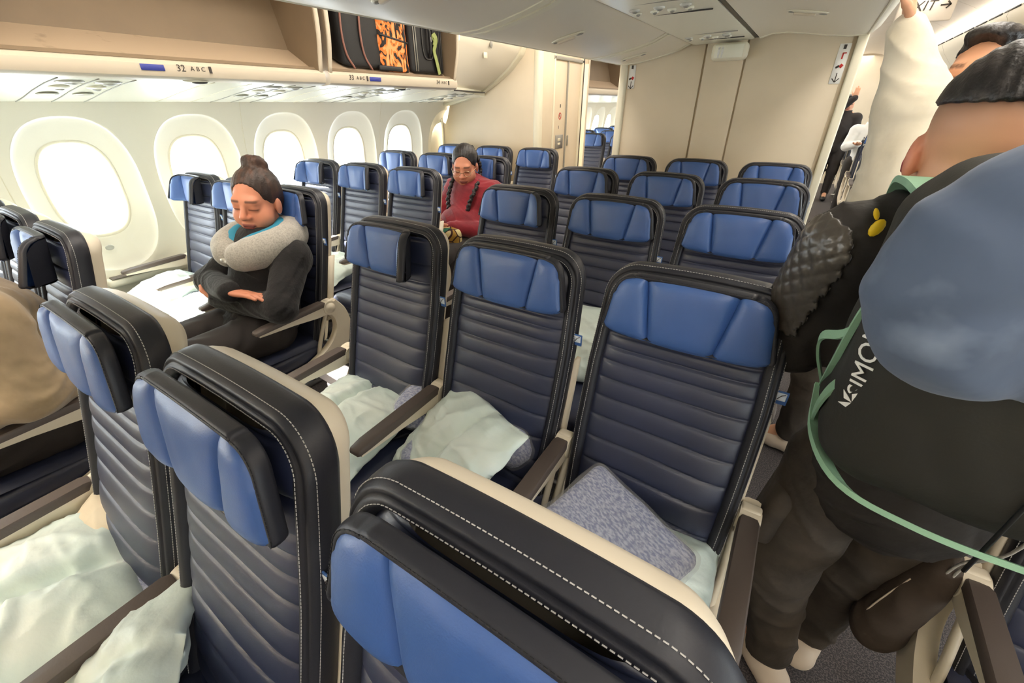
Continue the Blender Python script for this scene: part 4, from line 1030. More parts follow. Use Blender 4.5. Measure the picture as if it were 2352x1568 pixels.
def rotm(x=0, y=0, z=0): return Euler((math.radians(x), math.radians(y), math.radians(z)), 'XYZ').to_matrix()
HEADP = dict(
    skin=[('e', (0, 0.018, 0.036), (0.074, 0.094, 0.084)), ('e', (0, -0.018, -0.030), (0.064, 0.072, 0.090)), ('e', (0, -0.052, -0.092), (0.030, 0.030, 0.022)),
          ('e', (0.041, -0.047, -0.044), (0.031, 0.031, 0.035)), ('e', (-0.041, -0.047, -0.044), (0.031, 0.031, 0.035)), ('c', (-0.034, -0.074, 0.020), (0.034, -0.074, 0.020), 0.013, 0.013)],
    fine=[('c', (0, -0.086, 0.008), (0, -0.104, -0.030), 0.008, 0.013), ('e', (0.013, -0.094, -0.034), (0.010, 0.010, 0.008)), ('e', (-0.013, -0.094, -0.034), (0.010, 0.010, 0.008)),
          ('e', (0.031, -0.074, -0.001), (0.017, 0.014, 0.012)), ('e', (-0.031, -0.074, -0.001), (0.017, 0.014, 0.012)),
          ('c', (-0.018, -0.086, -0.064), (0.018, -0.086, -0.064), 0.006, 0.006), ('c', (-0.014, -0.086, -0.073), (0.014, -0.086, -0.073), 0.007, 0.007),
          ('e', (0.076, 0.012, -0.014), (0.010, 0.018, 0.031)), ('e', (-0.076, 0.012, -0.014), (0.010, 0.018, 0.031))])
def place_head(items, c, R, s):
    out = []; Rn = np.array(R); c = V(*c)
    for q in items:
        if q[0] == 'c': out.append(('c', c + Rn @ (V(*q[1]) * s), c + Rn @ (V(*q[2]) * s), q[3] * s, q[4] * s))
        else: out.append(('e', c + Rn @ (V(*q[1]) * s), V(*q[2]) * s, Rn))
    return out
def hand(w, d, n, side, curl=0.8, s=1.0):
    w, d, n = V(*w), V(*d), V(*n); d = d / np.linalg.norm(d); n = n - d * (n @ d); n /= np.linalg.norm(n); l = np.cross(d, n) * side
    R = np.stack([l, d, n], 1); out = [('e', w + d * 0.048 * s, V(0.040, 0.054, 0.016) * s, R)]
    for i, L in enumerate((0.066, 0.078, 0.074, 0.056)):
        b = w + d * (0.090 - 0.004 * abs(i - 1.2)) * s + l * (i - 1.5) * 0.0195 * s * -1
        d1 = d * math.cos(curl * 0.5) + n * math.sin(curl * 0.5); d2 = d * math.cos(curl * 1.3) + n * math.sin(curl * 1.3)
        m = b + d1 * L * 0.55 * s; out += [('c', b - d * 0.02 * s, m, 0.0095 * s, 0.0088 * s), ('c', m, m + d2 * L * 0.5 * s, 0.0088 * s, 0.0072 * s)]
    b = w + d * 0.030 * s + l * 0.030 * s; m = b + (d * 0.7 + l * 0.6 + n * 0.35) * 0.036 * s
    out += [('c', b, m, 0.0125 * s, 0.0105 * s), ('c', m, m + (d * 0.9 + l * 0.15 + n * 0.4) * 0.030 * s, 0.0105 * s, 0.0085 * s)]
    return out
def skin_color(c, R, s, base, lip, brow, lid, fade=False):
    Rn = np.array(R); c = V(*c)
    def f(P):
        L = (P - c) @ Rn / s; col = np.tile(V(*base[:3]), (len(P), 1))
        def blend(mask, to): nonlocal col; col = col * (1 - mask[:, None]) + V(*to[:3]) * mask[:, None]
        L2 = L * V(1, 0, 1)
        def capm(a, b, r, soft=0.004): return np.clip((r - dprim(L2, cap((a[0], 0, a[2]), (b[0], 0, b[2]), 0.0))) / soft + 0.5, 0, 1) * (L[:, 1] < -0.045)
        red = np.clip(1 - np.linalg.norm((L - V(0, -0.09, -0.035)) / V(0.065, 0.05, 0.03), axis=1), 0, 1) * 0.45
        blend(red, (base[0] * 1.05, base[1] * 0.72, base[2] * 0.68))
        for s_ in (-1, 1):
            blend(capm((s_ * 0.016, -0.088, 0.024), (s_ * 0.046, -0.074, 0.024), 0.0045) * 0.8, brow)
            blend(capm((s_ * 0.018, -0.088, -0.006), (s_ * 0.046, -0.078, -0.006), 0.0022, 0.003) * 0.9, lid)
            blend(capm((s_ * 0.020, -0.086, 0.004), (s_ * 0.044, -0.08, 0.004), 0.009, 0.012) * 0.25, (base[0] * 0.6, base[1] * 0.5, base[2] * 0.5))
        blend(capm((-0.021, -0.092, -0.0645), (0.021, -0.092, -0.0645), 0.0045), lip); blend(capm((-0.016, -0.093, -0.074), (0.016, -0.093, -0.074), 0.006), lip)
        blend(capm((-0.024, -0.094, -0.0685), (0.024, -0.094, -0.0685), 0.0016, 0.003), lid)
        blend(capm((-0.010, -0.106, -0.040), (0.010, -0.106, -0.040), 0.003) * 0.5, lid)
        if fade:
            m = np.clip((L[:, 2] - 0.005 - 0.25 * np.minimum(0, L[:, 1])) / 0.055, 0, 1) * np.clip((L[:, 1] + 0.045) / 0.03, 0, 1) * (L[:, 2] > -0.12)
            blend(m * 0.75, S(66, 50, 40))
            for s_ in (-1, 1): blend(np.clip(1.2 - np.linalg.norm((L - V(s_ * 0.078, 0.012, -0.014)) / V(0.014, 0.024, 0.036), axis=1), 0, 1) * 0.8, S(206, 84, 70))  # ears painted red, as if light shines through them
        return col
    return f

# ================================================================== PEOPLE
def person(label, loc, J, headR, hs, tone, mats, bulk=1.0, h=0.006, hands=(), hair='short', sleeve_end=(0.0, 0.0), foldseed=1, fold=0.004, extra_top=(), brow=None, hairmat='hairb', chest=None, belly=None, shoes='shoe', neck_r=0.055, detail=True, fade=False):
    """J: joints in world space. Body is one continuous mesh; clothes and hair are its children."""
    p = empty('person', loc, label, 'person')
    b = bulk
    skin = place_head(HEADP['skin'], J['head'], headR, hs); fine = place_head(HEADP['fine'], J['head'], headR, hs)
    hc = V(*J['head']); nb = V(*J['neck']); Rn = np.array(headR)
    under = hc + Rn @ (V(0, 0.025, -0.06) * hs)
    body = skin + [('c', under, nb, neck_r, neck_r * 1.15)]
    body += [cap(J['neck'], J['chest'], 0.07, 0.10 * b), cap(J['chest'], J['pelvis'], 0.10 * b, 0.10 * b)]
    for s in 'LR':
        body += [cap(J['sh' + s], J['el' + s], 0.045 * b, 0.036 * b), cap(J['el' + s], J['wr' + s], 0.036 * b, 0.026), cap(J['neck'], J['sh' + s], 0.05, 0.045)]
        body += [cap(J['hip' + s], J['kn' + s], 0.07 * b, 0.05 * b), cap(J['kn' + s], J['an' + s], 0.05 * b, 0.036), cap(J['an' + s], J['toe' + s], 0.036, 0.03), cap(J['pelvis'], J['hip' + s], 0.09, 0.075)]
    allp = body + fine + [q for hd in hands for q in hand(*hd)]
    k = 0.022
    base, lip, br, lid = tone
    # smooth body first, then the fine face parts and fingers with a tight blend
    fb = field(body, 0.03); 
    def f_all(P):
        d = fb(P)
        for q in fine: d = smin(d, dprim(P, q), 0.007 * hs)
        for hd in hands:
            for q in hand(*hd): d = smin(d, dprim(P, q), 0.008)
        return d
    me = surf_f('body', f_all, allp, h, skin_color(J['head'], headR, hs, base, lip, br, lid, fade))
    link('body', me, 'skin', p, world=True)
    # top
    torso = [ell(J['chest'], chest or (0.175 * b, 0.115 * b, 0.19)), cap(J['shL'], J['shR'], 0.075 * b)]
    if belly: torso.append(ell(*belly))
    torso += [cap(J['chest'], J['pelvis'], 0.135 * b, 0.14 * b), cap(J['neck'], J['chest'], 0.085, 0.12 * b)] + list(extra_top)
    arms = []
    for i, s in enumerate('LR'):
        el, wr = V(*J['el' + s]), V(*J['wr' + s]); e = el + (wr - el) * (1.0 - sleeve_end[i])
        arms.append(field([cap(J['sh' + s], J['el' + s], 0.072 * b, 0.060 * b), ('c', el, e, 0.060 * b, 0.045)], 0.02))
    ndir = under - nb; ndir /= np.linalg.norm(ndir)
    hole = ('c', nb + ndir * 0.075, nb + ndir * 0.30, 0.078, 0.11); ft = field(torso, 0.035); fd = folds(fold, (0.3, 0.5, 1.0), 60, foldseed)
    def f_top(P):
        d = ft(P)
        for a in arms: d = smin(d, a(P), 0.016)
        return -smin(-d, dprim(P, hole), 0.02) + fd(P)
    ext_ = [cap(J['sh' + s], J['el' + s], 0.09) for s in 'LR'] + [cap(J['el' + s], J['wr' + s], 0.08) for s in 'LR']
    me = surf_f('top', f_top, torso + ext_, h, None)
    t = link('top', me, mats[0], p, world=True)
    for i, s in enumerate('LR'):
        el, wr = Vector(J['el' + s]), Vector(J['wr' + s]); e = el + (wr - el) * (1.0 - sleeve_end[i]); dr = (wr - el).normalized()
        B().tube([e - dr * 0.03, e + dr * 0.01, e + dr * 0.022], [0.046, 0.045, 0.040], 14).obj('cuff', mats[0], t)
    B().tube([nb_ for nb_ in bez([tuple(nb + V(0.07 * math.cos(a), 0.07 * math.sin(a), 0.02 + 0.012 * math.sin(a))) for a in np.linspace(0, 2 * PI, 13)], 3)], 0.018, 8).obj('collar', mats[0], t)
    tr = [cap(J['pelvis'], V(*J['pelvis']) + V(0, 0, 0.02), 0.135 * b)]
    for s in 'LR': tr += [cap(J['hip' + s], J['kn' + s], 0.098 * b, 0.076 * b), ('c', V(*J['kn' + s]), V(*J['an' + s]), 0.074 * b, 0.058 * b)]
    an = min(J['anL'][2], J['anR'][2]) - 0.03
    me = surf('trousers', tr, max(h, 0.007), 0.03, disp=folds(fold * 1.2, (0.2, 0.3, 1.0), 42, foldseed + 5))
    link('trousers', me, mats[1], p, world=True)
    for s in 'LR':
        a, t_ = V(*J['an' + s]), V(*J['toe' + s]); d = t_ - a; d[2] = 0; d /= np.linalg.norm(d)
        g = V(a[0], a[1], 0.0)
        sp = [('c', g - d * 0.05 + V(0, 0, 0.05), g + d * 0.05 + V(0, 0, 0.055), 0.045, 0.045), ('c', g + d * 0.05 + V(0, 0, 0.045), g + d * 0.17 + V(0, 0, 0.040), 0.043, 0.036), ('c', a, g + V(0, 0, 0.06), 0.045, 0.045)]
        me = surf('shoe', sp, 0.007, 0.02, cuts=[lambda P: 0.004 - P[:, 2]]); so = link('shoe', me, shoes, p, world=True)
    # hair
    Hq = lambda items: place_head(items, J['head'], headR, hs)
    capq = Hq([('e', (0, 0.022, 0.038), (0.081, 0.099, 0.092)), ('e', (0, 0.055, 0.0), (0.070, 0.066, 0.075))])
    facecut = Hq([('e', (0, -0.118, -0.015), (0.084, 0.112, 0.112))]) + Hq([('e', (0.085, -0.02, -0.05), (0.03, 0.06, 0.06)), ('e', (-0.085, -0.02, -0.05), (0.03, 0.06, 0.06))])
    ext = {'bun': [('e', (0, 0.048, 0.126), (0.046, 0.040, 0.030)), ('e', (0.016, 0.035, 0.146), (0.022, 0.022, 0.017)), ('e', (-0.018, 0.04, 0.142), (0.022, 0.024, 0.019))], 'short': [('e', (0, -0.03, 0.098), (0.062, 0.070, 0.030))], 'sleek': []}[hair]
    subs = [(q, 0.006) for q in facecut]
    cuts = []
    if hair == 'short':
        c0 = hc + Rn @ (V(0, 0, 0.056) * hs); up = Rn @ V(0, 0.10, 0.99); cuts = [lambda P: -((P - c0) @ up)]
    rs = np.random.RandomState(3)
    me = surf('hair', capq + Hq(ext), 0.005, 0.015, subs=subs, cuts=cuts, disp=lambda P: 0.0012 * np.sin(((P - hc) @ Rn)[:, 0] * 420 / hs) )
    link('hair', me, hairmat, p, world=True)
    return p, t
def surf_f(name, f, prims, h, color):
    # same mesher as surf() for a ready-made distance function
    global field
    keep = field
    try:
        field = lambda *a, **k: f
        return surf(name, prims, h, 0.02, color=color)
    finally: field = keep
TONE1 = (S(212, 140, 110), S(150, 76, 68), S(52, 34, 28), S(48, 28, 24))
TONE2 = (S(208, 140, 112), S(150, 84, 76), S(50, 40, 38), S(46, 30, 28))
TONE3 = (S(222, 166, 132), S(170, 96, 86), S(60, 44, 36), S(50, 34, 30))

# --- woman in black fleece, second row
J = dict(head=(-1.440, 1.620, 1.122), neck=(-1.431, 1.640, 0.955), chest=(-1.431, 1.575, 0.85), pelvis=(-1.431, 1.49, 0.60),
         shL=(-1.245, 1.60, 0.885), shR=(-1.617, 1.60, 0.885), elL=(-1.15, 1.44, 0.725), elR=(-1.680, 1.41, 0.755), wrL=(-1.50, 1.345, 0.728), wrR=(-1.325, 1.335, 0.800),
         hipL=(-1.33, 1.46, 0.56), hipR=(-1.53, 1.46, 0.56), knL=(-1.325, 1.09, 0.575), knR=(-1.54, 1.09, 0.575), anL=(-1.325, 1.09, 0.11), anR=(-1.54, 1.09, 0.11), toeL=(-1.325, 0.97, 0.05), toeR=(-1.54, 0.97, 0.05))
w1, w1t = person('woman in black fleece with folded arms, hair in a bun and a grey neck pillow', (-1.431, 1.5, 0), J, rotm(5, 5, 30), 1.17, TONE1, ('fleece', 'legging'), bulk=1.08, h=0.0038,
       hands=[((-1.325, 1.335, 0.800), (0.85, 0.42, -0.05), (0, -0.3, -1), 1, 0.3), ((-1.50, 1.345, 0.728), (-0.9, 0.35, 0.1), (0, 0.3, 1), -1, 0.3)], hair='bun', hairmat='hair',
       belly=((-1.431, 1.505, 0.68), (0.195, 0.135, 0.16)), chest=(0.195, 0.130, 0.185), fold=0.006, sleeve_end=(0.04, 0.02), shoes='black',
       extra_top=[ell((-1.431, 1.46, 0.585), (0.205, 0.17, 0.085)), cap((-1.58, 1.61, 0.905), (-1.28, 1.61, 0.905), 0.092)])
put_text('chest_print', 'A', 0.05, 'npgrey', w1t, (-1.43, 1.44, 0.83), (1, 0, 0), (0, 0.3, 1)).location = (0, 0, 0)
np1 = empty('neck_pillow', (-1.435, 1.62, 1.0), 'grey melange travel pillow with blue lining around the neck of the woman in black', 'neck pillow')
def ring_caps(c, rx, ry, a0, a1, r0, r1, dz, n=14):
    P = []
    for i in range(n + 1):
        t = i / n; a = a0 + (a1 - a0) * t; e = abs(2 * t - 1)
        P.append((c[0] + rx * math.sin(a), c[1] + ry * math.cos(a), c[2] + dz * e * e, r0 + (r1 - r0) * e))
    return [cap(p[:3], q[:3], p[3], q[3]) for p, q in zip(P[:-1], P[1:])]
me = surf('pillow_body', ring_caps((-1.425, 1.580, 0.978), 0.148, 0.140, -2.74, 2.74, 0.058, 0.066, -0.058), 0.006, 0.03, disp=lambda P: 0.0015 * np.sin(P[:, 0] * 70) * np.sin(P[:, 1] * 60))
link('pillow_body', me, 'npgrey', np1, world=True)
me = surf('pillow_lining', ring_caps((-1.425, 1.580, 0.998), 0.108, 0.102, -2.6, 2.6, 0.040, 0.040, -0.040), 0.006, 0.02); link('pillow_lining', me, 'teal', np1, world=True)
B().rbox((-1.42, 1.400, 0.905), (0.075, 0.012, 0.02), 0.004).obj('clasp', 'npgrey', np1, True)
for dx in (-0.02, 0.02): B().ell((-1.42 + dx, 1.393, 0.908), (0.007, 0.005, 0.007), 6, 10).obj('snap_button', 'white', np1, True)

# --- person in red, fourth row
J = dict(head=(-1.455, 3.165, 1.115), neck=(-1.435, 3.215, 0.990), chest=(-1.431, 3.20, 0.85), pelvis=(-1.431, 3.08, 0.60),
         shL=(-1.245, 3.23, 0.925), shR=(-1.615, 3.23, 0.925), elL=(-1.165, 3.07, 0.70), elR=(-1.70, 3.06, 0.70), wrL=(-1.40, 2.88, 0.735), wrR=(-1.53, 2.87, 0.75),
         hipL=(-1.33, 3.05, 0.56), hipR=(-1.53, 3.05, 0.56), knL=(-1.31, 2.68, 0.575), knR=(-1.55, 2.68, 0.575), anL=(-1.31, 2.66, 0.11), anR=(-1.55, 2.66, 0.11), toeL=(-1.31, 2.53, 0.05), toeR=(-1.55, 2.53, 0.05))
HR2 = rotm(16, 0, 26)
w2, w2t = person('person in a red long-sleeved top with braids and glasses, looking down', (-1.431, 3.08, 0), J, HR2, 1.12, TONE2, ('red', 'legging'), bulk=1.08, h=0.004,
       hands=[((-1.40, 2.88, 0.735), (-0.5, -0.7, 0.25), (-0.5, 0.3, 0.8), 1, 0.9), ((-1.53, 2.87, 0.75), (0.5, -0.6, 0.2), (0.5, 0.3, 0.8), -1, 0.9)], hair='sleek', hairmat='hairb',
       belly=((-1.431, 3.07, 0.69), (0.205, 0.165, 0.165)), chest=(0.20, 0.135, 0.185), fold=0.006, sleeve_end=(0.05, 0.05), shoes='black', extra_top=[cap((-1.60, 3.235, 0.935), (-1.26, 3.235, 0.935), 0.085)])
def hp(c, R, s, p): return tuple(V(*c) + np.array(R) @ (V(*p) * s))
for s_ in (1, -1):
    P = bez([hp(J['head'], HR2, 1.12, (s_ * 0.045, 0.07, 0.09)), hp(J['head'], HR2, 1.12, (s_ * 0.082, 0.055, 0.02)), hp(J['head'], HR2, 1.12, (s_ * 0.088, 0.045, -0.07)), (-1.435 + s_ * 0.118, 3.11, 0.985), (-1.435 + s_ * 0.105, 3.050, 0.90), (-1.435 + s_ * 0.09, 3.030, 0.83)], 7)
    b = B()
    for i, q in enumerate(P):
        w = 0.014 if i > 8 else 0.011; off = Vector((0.005 * math.sin(i * 2.1), 0.004 * math.cos(i * 2.1), 0)); b.ell(tuple(Vector(q) + off), (w, w, 0.016), 6, 10)
    b.obj('braid', 'hairb', w2, True)
gl = empty('eyeglasses', hp(J['head'], HR2, 1.12, (0, -0.1, 0)), 'thin wire eyeglasses on the face of the person in red', 'glasses')
for s_ in (1, -1):
    P = [hp(J['head'], HR2, 1.12, (s_ * (0.034 + 0.024 * math.cos(a)), -0.104 - 0.003 * math.cos(a), -0.008 + 0.017 * math.sin(a))) for a in np.linspace(0, 2 * PI, 21)]
    B().tube(P, 0.0016, 6, False).obj('lens_rim', 'wire', gl, True)
    B().tube([hp(J['head'], HR2, 1.12, (s_ * 0.058, -0.101, -0.004)), hp(J['head'], HR2, 1.12, (s_ * 0.078, -0.05, 0.002)), hp(J['head'], HR2, 1.12, (s_ * 0.080, 0.012, 0.0))], 0.0016, 6).obj('temple', 'wire', gl, True)
B().tube([hp(J['head'], HR2, 1.12, (-0.010, -0.106, -0.004)), hp(J['head'], HR2, 1.12, (0.010, -0.106, -0.004))], 0.0016, 6).obj('bridge', 'wire', gl, True)
ph = empty('smartphone', (-1.47, 2.80, 0.80), 'black smartphone held in the hands of the person in red', 'phone')
B().rbox((0, 0, 0), (0.075, 0.009, 0.15), 0.006, 2, Matrix.Translation((-1.47, 2.80, 0.80)) @ Matrix.Rotation(-0.7, 4, 'X')).obj('phone_body', 'black', ph, True)
bgp = empty('patterned_bag', (-1.37, 2.84, 0.45), 'cream cloth bag with colourful woven pattern in the lap of the person in red', 'bag')
me = surf('bag_body', [rbx((-1.365, 2.84, 0.60), (0.085, 0.055, 0.145), 0.045), ell((-1.37, 2.83, 0.48), (0.09, 0.07, 0.06))], 0.007, 0.04, disp=folds(0.004, (1, 0.2, 0.5), 50, 4)); link('bag_body', me, 'ethnic', bgp, world=True)
B().tube(bez([(-1.41, 2.84, 0.69), (-1.40, 2.85, 0.74), (-1.33, 2.85, 0.74), (-1.32, 2.84, 0.69)], 6), 0.006, 8).obj('bag_handle', 'ethnic', bgp, True)

# --- person in beige at the left edge, nearest row
J = dict(head=(-1.45, 0.58, 1.20), neck=(-1.44, 0.63, 1.06), chest=(-1.431, 0.68, 0.88), pelvis=(-1.431, 0.70, 0.60),
         shL=(-1.245, 0.655, 0.985), shR=(-1.615, 0.655, 0.985), elL=(-1.185, 0.64, 0.735), elR=(-1.68, 0.62, 0.735), wrL=(-1.26, 0.42, 0.72), wrR=(-1.60, 0.42, 0.72),
         hipL=(-1.33, 0.68, 0.56), hipR=(-1.53, 0.68, 0.56), knL=(-1.32, 0.28, 0.575), knR=(-1.54, 0.28, 0.575), anL=(-1.32, 0.26, 0.11), anR=(-1.54, 0.26, 0.11), toeL=(-1.32, 0.13, 0.05), toeR=(-1.54, 0.13, 0.05))
w3, w3t = person('person in a loose beige shirt cut off by the left edge', (-1.431, 0.7, 0), J, rotm(15, 0, 0), 1.05, TONE3, ('beige', 'legging'), bulk=1.12, h=0.008,
       hands=[((-1.26, 0.42, 0.72), (0.1, -1, -0.1), (0, 0, -1), 1, 0.6), ((-1.60, 0.42, 0.72), (-0.1, -1, -0.1), (0, 0, -1), -1, 0.6)], fold=0.008, belly=((-1.431, 0.66, 0.72), (0.19, 0.15, 0.17)), shoes='black',
       extra_top=[cap((-1.235, 0.665, 0.97), (-1.195, 0.66, 0.74), 0.088, 0.085), ell((-1.30, 0.70, 0.72), (0.13, 0.11, 0.10))])

# --- man with backpack standing in the right aisle, seen from behind
J = dict(head=(0.862, 1.645, 1.425), neck=(0.880, 1.615, 1.300), chest=(0.925, 1.585, 1.14), pelvis=(0.945, 1.555, 0.84),
         shL=(0.735, 1.565, 1.260), shR=(1.09, 1.585, 1.250), elL=(0.700, 1.61, 1.03), elR=(1.15, 1.64, 1.0), wrL=(0.76, 1.84, 0.93), wrR=(1.08, 1.84, 0.95),
         hipL=(0.855, 1.545, 0.80), hipR=(1.035, 1.58, 0.80), knL=(0.835, 1.525, 0.46), knR=(0.99, 1.62, 0.45), anL=(0.900, 1.515, 0.13), anR=(1.0, 1.64, 0.13), toeL=(0.81, 1.63, 0.05), toeR=(1.03, 1.80, 0.05))
HR4 = rotm(8, 0, 172)
mn, mnt = person('man in dark jacket and baggy trousers seen from behind in the right aisle', (0.97, 1.55, 0), J, HR4, 1.14, TONE3, ('jacket', 'cargo'), bulk=1.0, h=0.006,
       hands=[((0.76, 1.84, 0.93), (0.3, 0.9, -0.1), (0.5, 0, -0.8), 1, 0.9), ((1.08, 1.84, 0.95), (-0.3, 0.9, -0.1), (-0.5, 0, -0.8), -1, 0.9)], fold=0.006, neck_r=0.066, chest=(0.19, 0.12, 0.20),
       extra_top=[cap((0.945, 1.555, 0.82), (0.945, 1.555, 0.90), 0.165), cap((0.733, 1.565, 1.255), (0.698, 1.61, 1.05), 0.080, 0.074), cap((0.82, 1.59, 1.325), (0.95, 1.60, 1.325), 0.070)], hairmat='hairb', fade=True)
# quilted leather patch on the left sleeve, diamonds raised over the sleeve
pa_, pb_ = V(0.735, 1.565, 1.262), V(0.698, 1.61, 1.05); pax = (pb_ - pa_) / np.linalg.norm(pb_ - pa_); pn = V(-0.80, -0.60, 0.0); pn -= pax * (pn @ pax); pn /= np.linalg.norm(pn); pt = np.cross(pax, pn)
def quilt(P):
    L = P - pa_; u = L @ pax; a = np.arctan2(L @ pt, L @ pn) * 0.09; q1 = np.abs(np.sin((u + a) * 88)); q2 = np.abs(np.sin((u - a) * 88)); return -0.0032 * np.minimum(q1, q2) ** 0.5
me = surf('sleeve_patch', [('c', pa_, pb_, 0.0885, 0.082)], 0.0035, 0.02, disp=quilt, cuts=[lambda P: 0.064 - (P - pa_ - np.outer((P - pa_) @ pax, pax)) @ pn, lambda P: -((P - pa_) @ pax + 0.055), lambda P: ((P - pa_) @ pax - 0.17)])
link('sleeve_patch', me, 'leather', mnt)
# cargo pocket and collar print
B().rbox((0.0, 0, 0), (0.05, 0.13, 0.18), 0.02, 3, Matrix.Translation((0.775, 1.525, 0.64)) @ Matrix.Rotation(0.12, 4, 'Y')).obj('cargo_pocket', 'cargo', mn, True)
B().tube([hp(J['head'], HR4, 1.14, (0.082, 0.02, -0.005)), hp(J['head'], HR4, 1.14, (0.084, -0.05, -0.02)), hp(J['head'], HR4, 1.14, (0.082, -0.10, -0.03))], 0.003, 6).obj('red_glasses_temple', 'earred', mn, True)

# --- backpack with mint trim
bp = empty('backpack', (0.92, 1.32, 0.93), 'black backpack with mint green trim on the back of the man', 'backpack')
BPC, BPH = (0.92, 1.325, 1.215), (0.180, 0.125, 0.215)
me = surf('pack_body', [rbx(BPC, BPH, 0.075), ell((0.93, 1.235, 1.17), (0.145, 0.050, 0.15)), ell((0.92, 1.33, 1.41), (0.14, 0.10, 0.04))], 0.007, 0.04, disp=folds(0.003, (0.2, 1, 0.4), 30, 9)); link('pack_body', me, 'pack', bp, world=True)
def strap(pts, w, m, name='strap', par=None, th=0.0025, up=(0, -1, 0), n=6):
    P = bez(pts, n); path = []
    for i, q in enumerate(P):
        t = (P[min(i + 1, len(P) - 1)] - P[max(i - 1, 0)]).normalized(); u = Vector(up); s_ = t.cross(u)
        if s_.length < 1e-3: s_ = Vector((1, 0, 0))
        s_.normalize(); path.append((q, s_, s_.cross(t)))
    return B().ribbon(path, [(-w, -th), (w, -th), (w, th), (-w, th)]).obj(name, m, par, True, smooth=False)
strap([(0.745, 1.40, 1.06), (0.748, 1.30, 1.025), (0.785, 1.215, 1.008), (0.86, 1.192, 1.0), (0.95, 1.188, 0.998), (1.04, 1.20, 1.0), (1.09, 1.27, 1.01)], 0.010, 'mint', 'base_trim', bp, 0.004, (0, -0.6, -0.8))
strap([(0.745, 1.40, 1.06), (0.736, 1.33, 1.14), (0.738, 1.29, 1.26), (0.765, 1.27, 1.38)], 0.004, 'mint', 'edge_piping', bp, 0.004, (-1, 0, 0))
strap([(0.79, 1.40, 1.385), (0.782, 1.47, 1.392), (0.785, 1.57, 1.375), (0.80, 1.68, 1.30)], 0.036, 'mint', 'shoulder_strap', bp, 0.005, (0, 0, 1))
strap([(1.05, 1.40, 1.375), (1.06, 1.48, 1.385), (1.06, 1.58, 1.36), (1.04, 1.68, 1.28)], 0.034, 'mint', 'shoulder_strap', bp, 0.005, (0, 0, 1))
strap([(0.745, 1.42, 1.06), (0.722, 1.40, 1.12), (0.715, 1.37, 1.165), (0.735, 1.32, 1.20), (0.757, 1.30, 1.27)], 0.007, 'mint', 'side_loop', bp, 0.002, (-1, 0, 0))
strap([(0.742, 1.34, 1.02), (0.736, 1.31, 1.07), (0.738, 1.285, 1.12), (0.752, 1.27, 1.16)], 0.010, 'mint', 'side_loop', bp, 0.002, (-1, 0, 0))
strap([(0.765, 1.29, 1.36), (0.752, 1.31, 1.31), (0.748, 1.34, 1.26)], 0.015, 'mint', 'compression_strap', bp, 0.002, (-1, 0, 0))
B().rbox((0.80, 1.47, 1.378), (0.045, 0.04, 0.02), 0.006).obj('strap_buckle', 'black', bp, True)
B().tube(bez([(0.925, 1.165, 1.35), (0.928, 1.178, 1.15), (0.93, 1.19, 0.96)], 6), 0.0025, 6).obj('centre_seam', 'black', bp, True)
put_text('brand_lettering', 'SIMOND', 0.036, 'white', bp, (0.7490, 1.2300, 1.215), (-0.12, 0.0, 1), (-0.7, 0.7, 0.0))
bm_ = B()
for a in (0.3, 1.35, 2.6, 3.7, 5.0):
    c = Vector((0.7555, 1.2290, 1.138)); e1 = Vector((0.7, -0.7, 0)); e2 = Vector((0, 0, 1)); d1 = e1 * math.cos(a) + e2 * math.sin(a); d2 = e1 * math.cos(a + 0.6) + e2 * math.sin(a + 0.6)
    v0 = [c, c + d1 * 0.020, c + d2 * 0.012]; nn = e1.cross(e2) * -0.001; bm_.add([q for q in v0] + [q + nn for q in v0], [(0, 1, 2), (5, 4, 3), (0, 1, 4, 3), (1, 2, 5, 4), (2, 0, 3, 5)])
bm_.obj('brand_mark', 'white', bp, True, smooth=False)
for (x0, z0, w_, h_, y0) in ((0.765, 1.345, 0.045, 0.02, 1.505),):
    pass
yp = B().ell((0.742, 1.483, 1.318), (0.009, 0.005, 0.015), 6, 10, Matrix.Rotation(0.3, 3, 'Y')).ell((0.735, 1.488, 1.338), (0.004, 0.004, 0.010), 6, 8, Matrix.Rotation(-0.4, 3, 'Y')); o = yp.obj('yellow_print', 'yellow', mnt)
P = [(0.855 + 0.022 * math.cos(a), 1.535, 1.388 + 0.012 * math.sin(a)) for a in np.linspace(0.2, 2.9, 10)]
o = B().tube(P, 0.004, 6).obj('yellow_print', 'yellow', mnt)

# --- blue-grey travel pillow hung on the backpack
np2 = empty('neck_pillow', (0.83, 1.12, 1.32), 'large blue-grey velour travel pillow hanging on the backpack', 'neck pillow')
def uring(c, R, a0, a1, r0, r1, yb_, n=16):
    P = []
    for i in range(n + 1):
        t = i / n; a = a0 + (a1 - a0) * t; e = abs(2 * t - 1); P.append((c[0] + R * math.cos(a), c[1] + yb_ * math.cos(a), c[2] + R * 1.02 * math.sin(a), r0 + (r1 - r0) * e))
    return [cap(p_[:3], q[:3], p_[3], q[3]) for p_, q in zip(P[:-1], P[1:])]
me = surf('pillow_body', uring((0.826, 1.135, 1.345), 0.070, -0.95, 4.2, 0.053, 0.046, 0.012), 0.005, 0.03, disp=lambda P: 0.0018 * np.sin(P[:, 0] * 60 + 3 * np.sin(P[:, 2] * 40))); link('pillow_body', me, 'velour', np2, world=True)

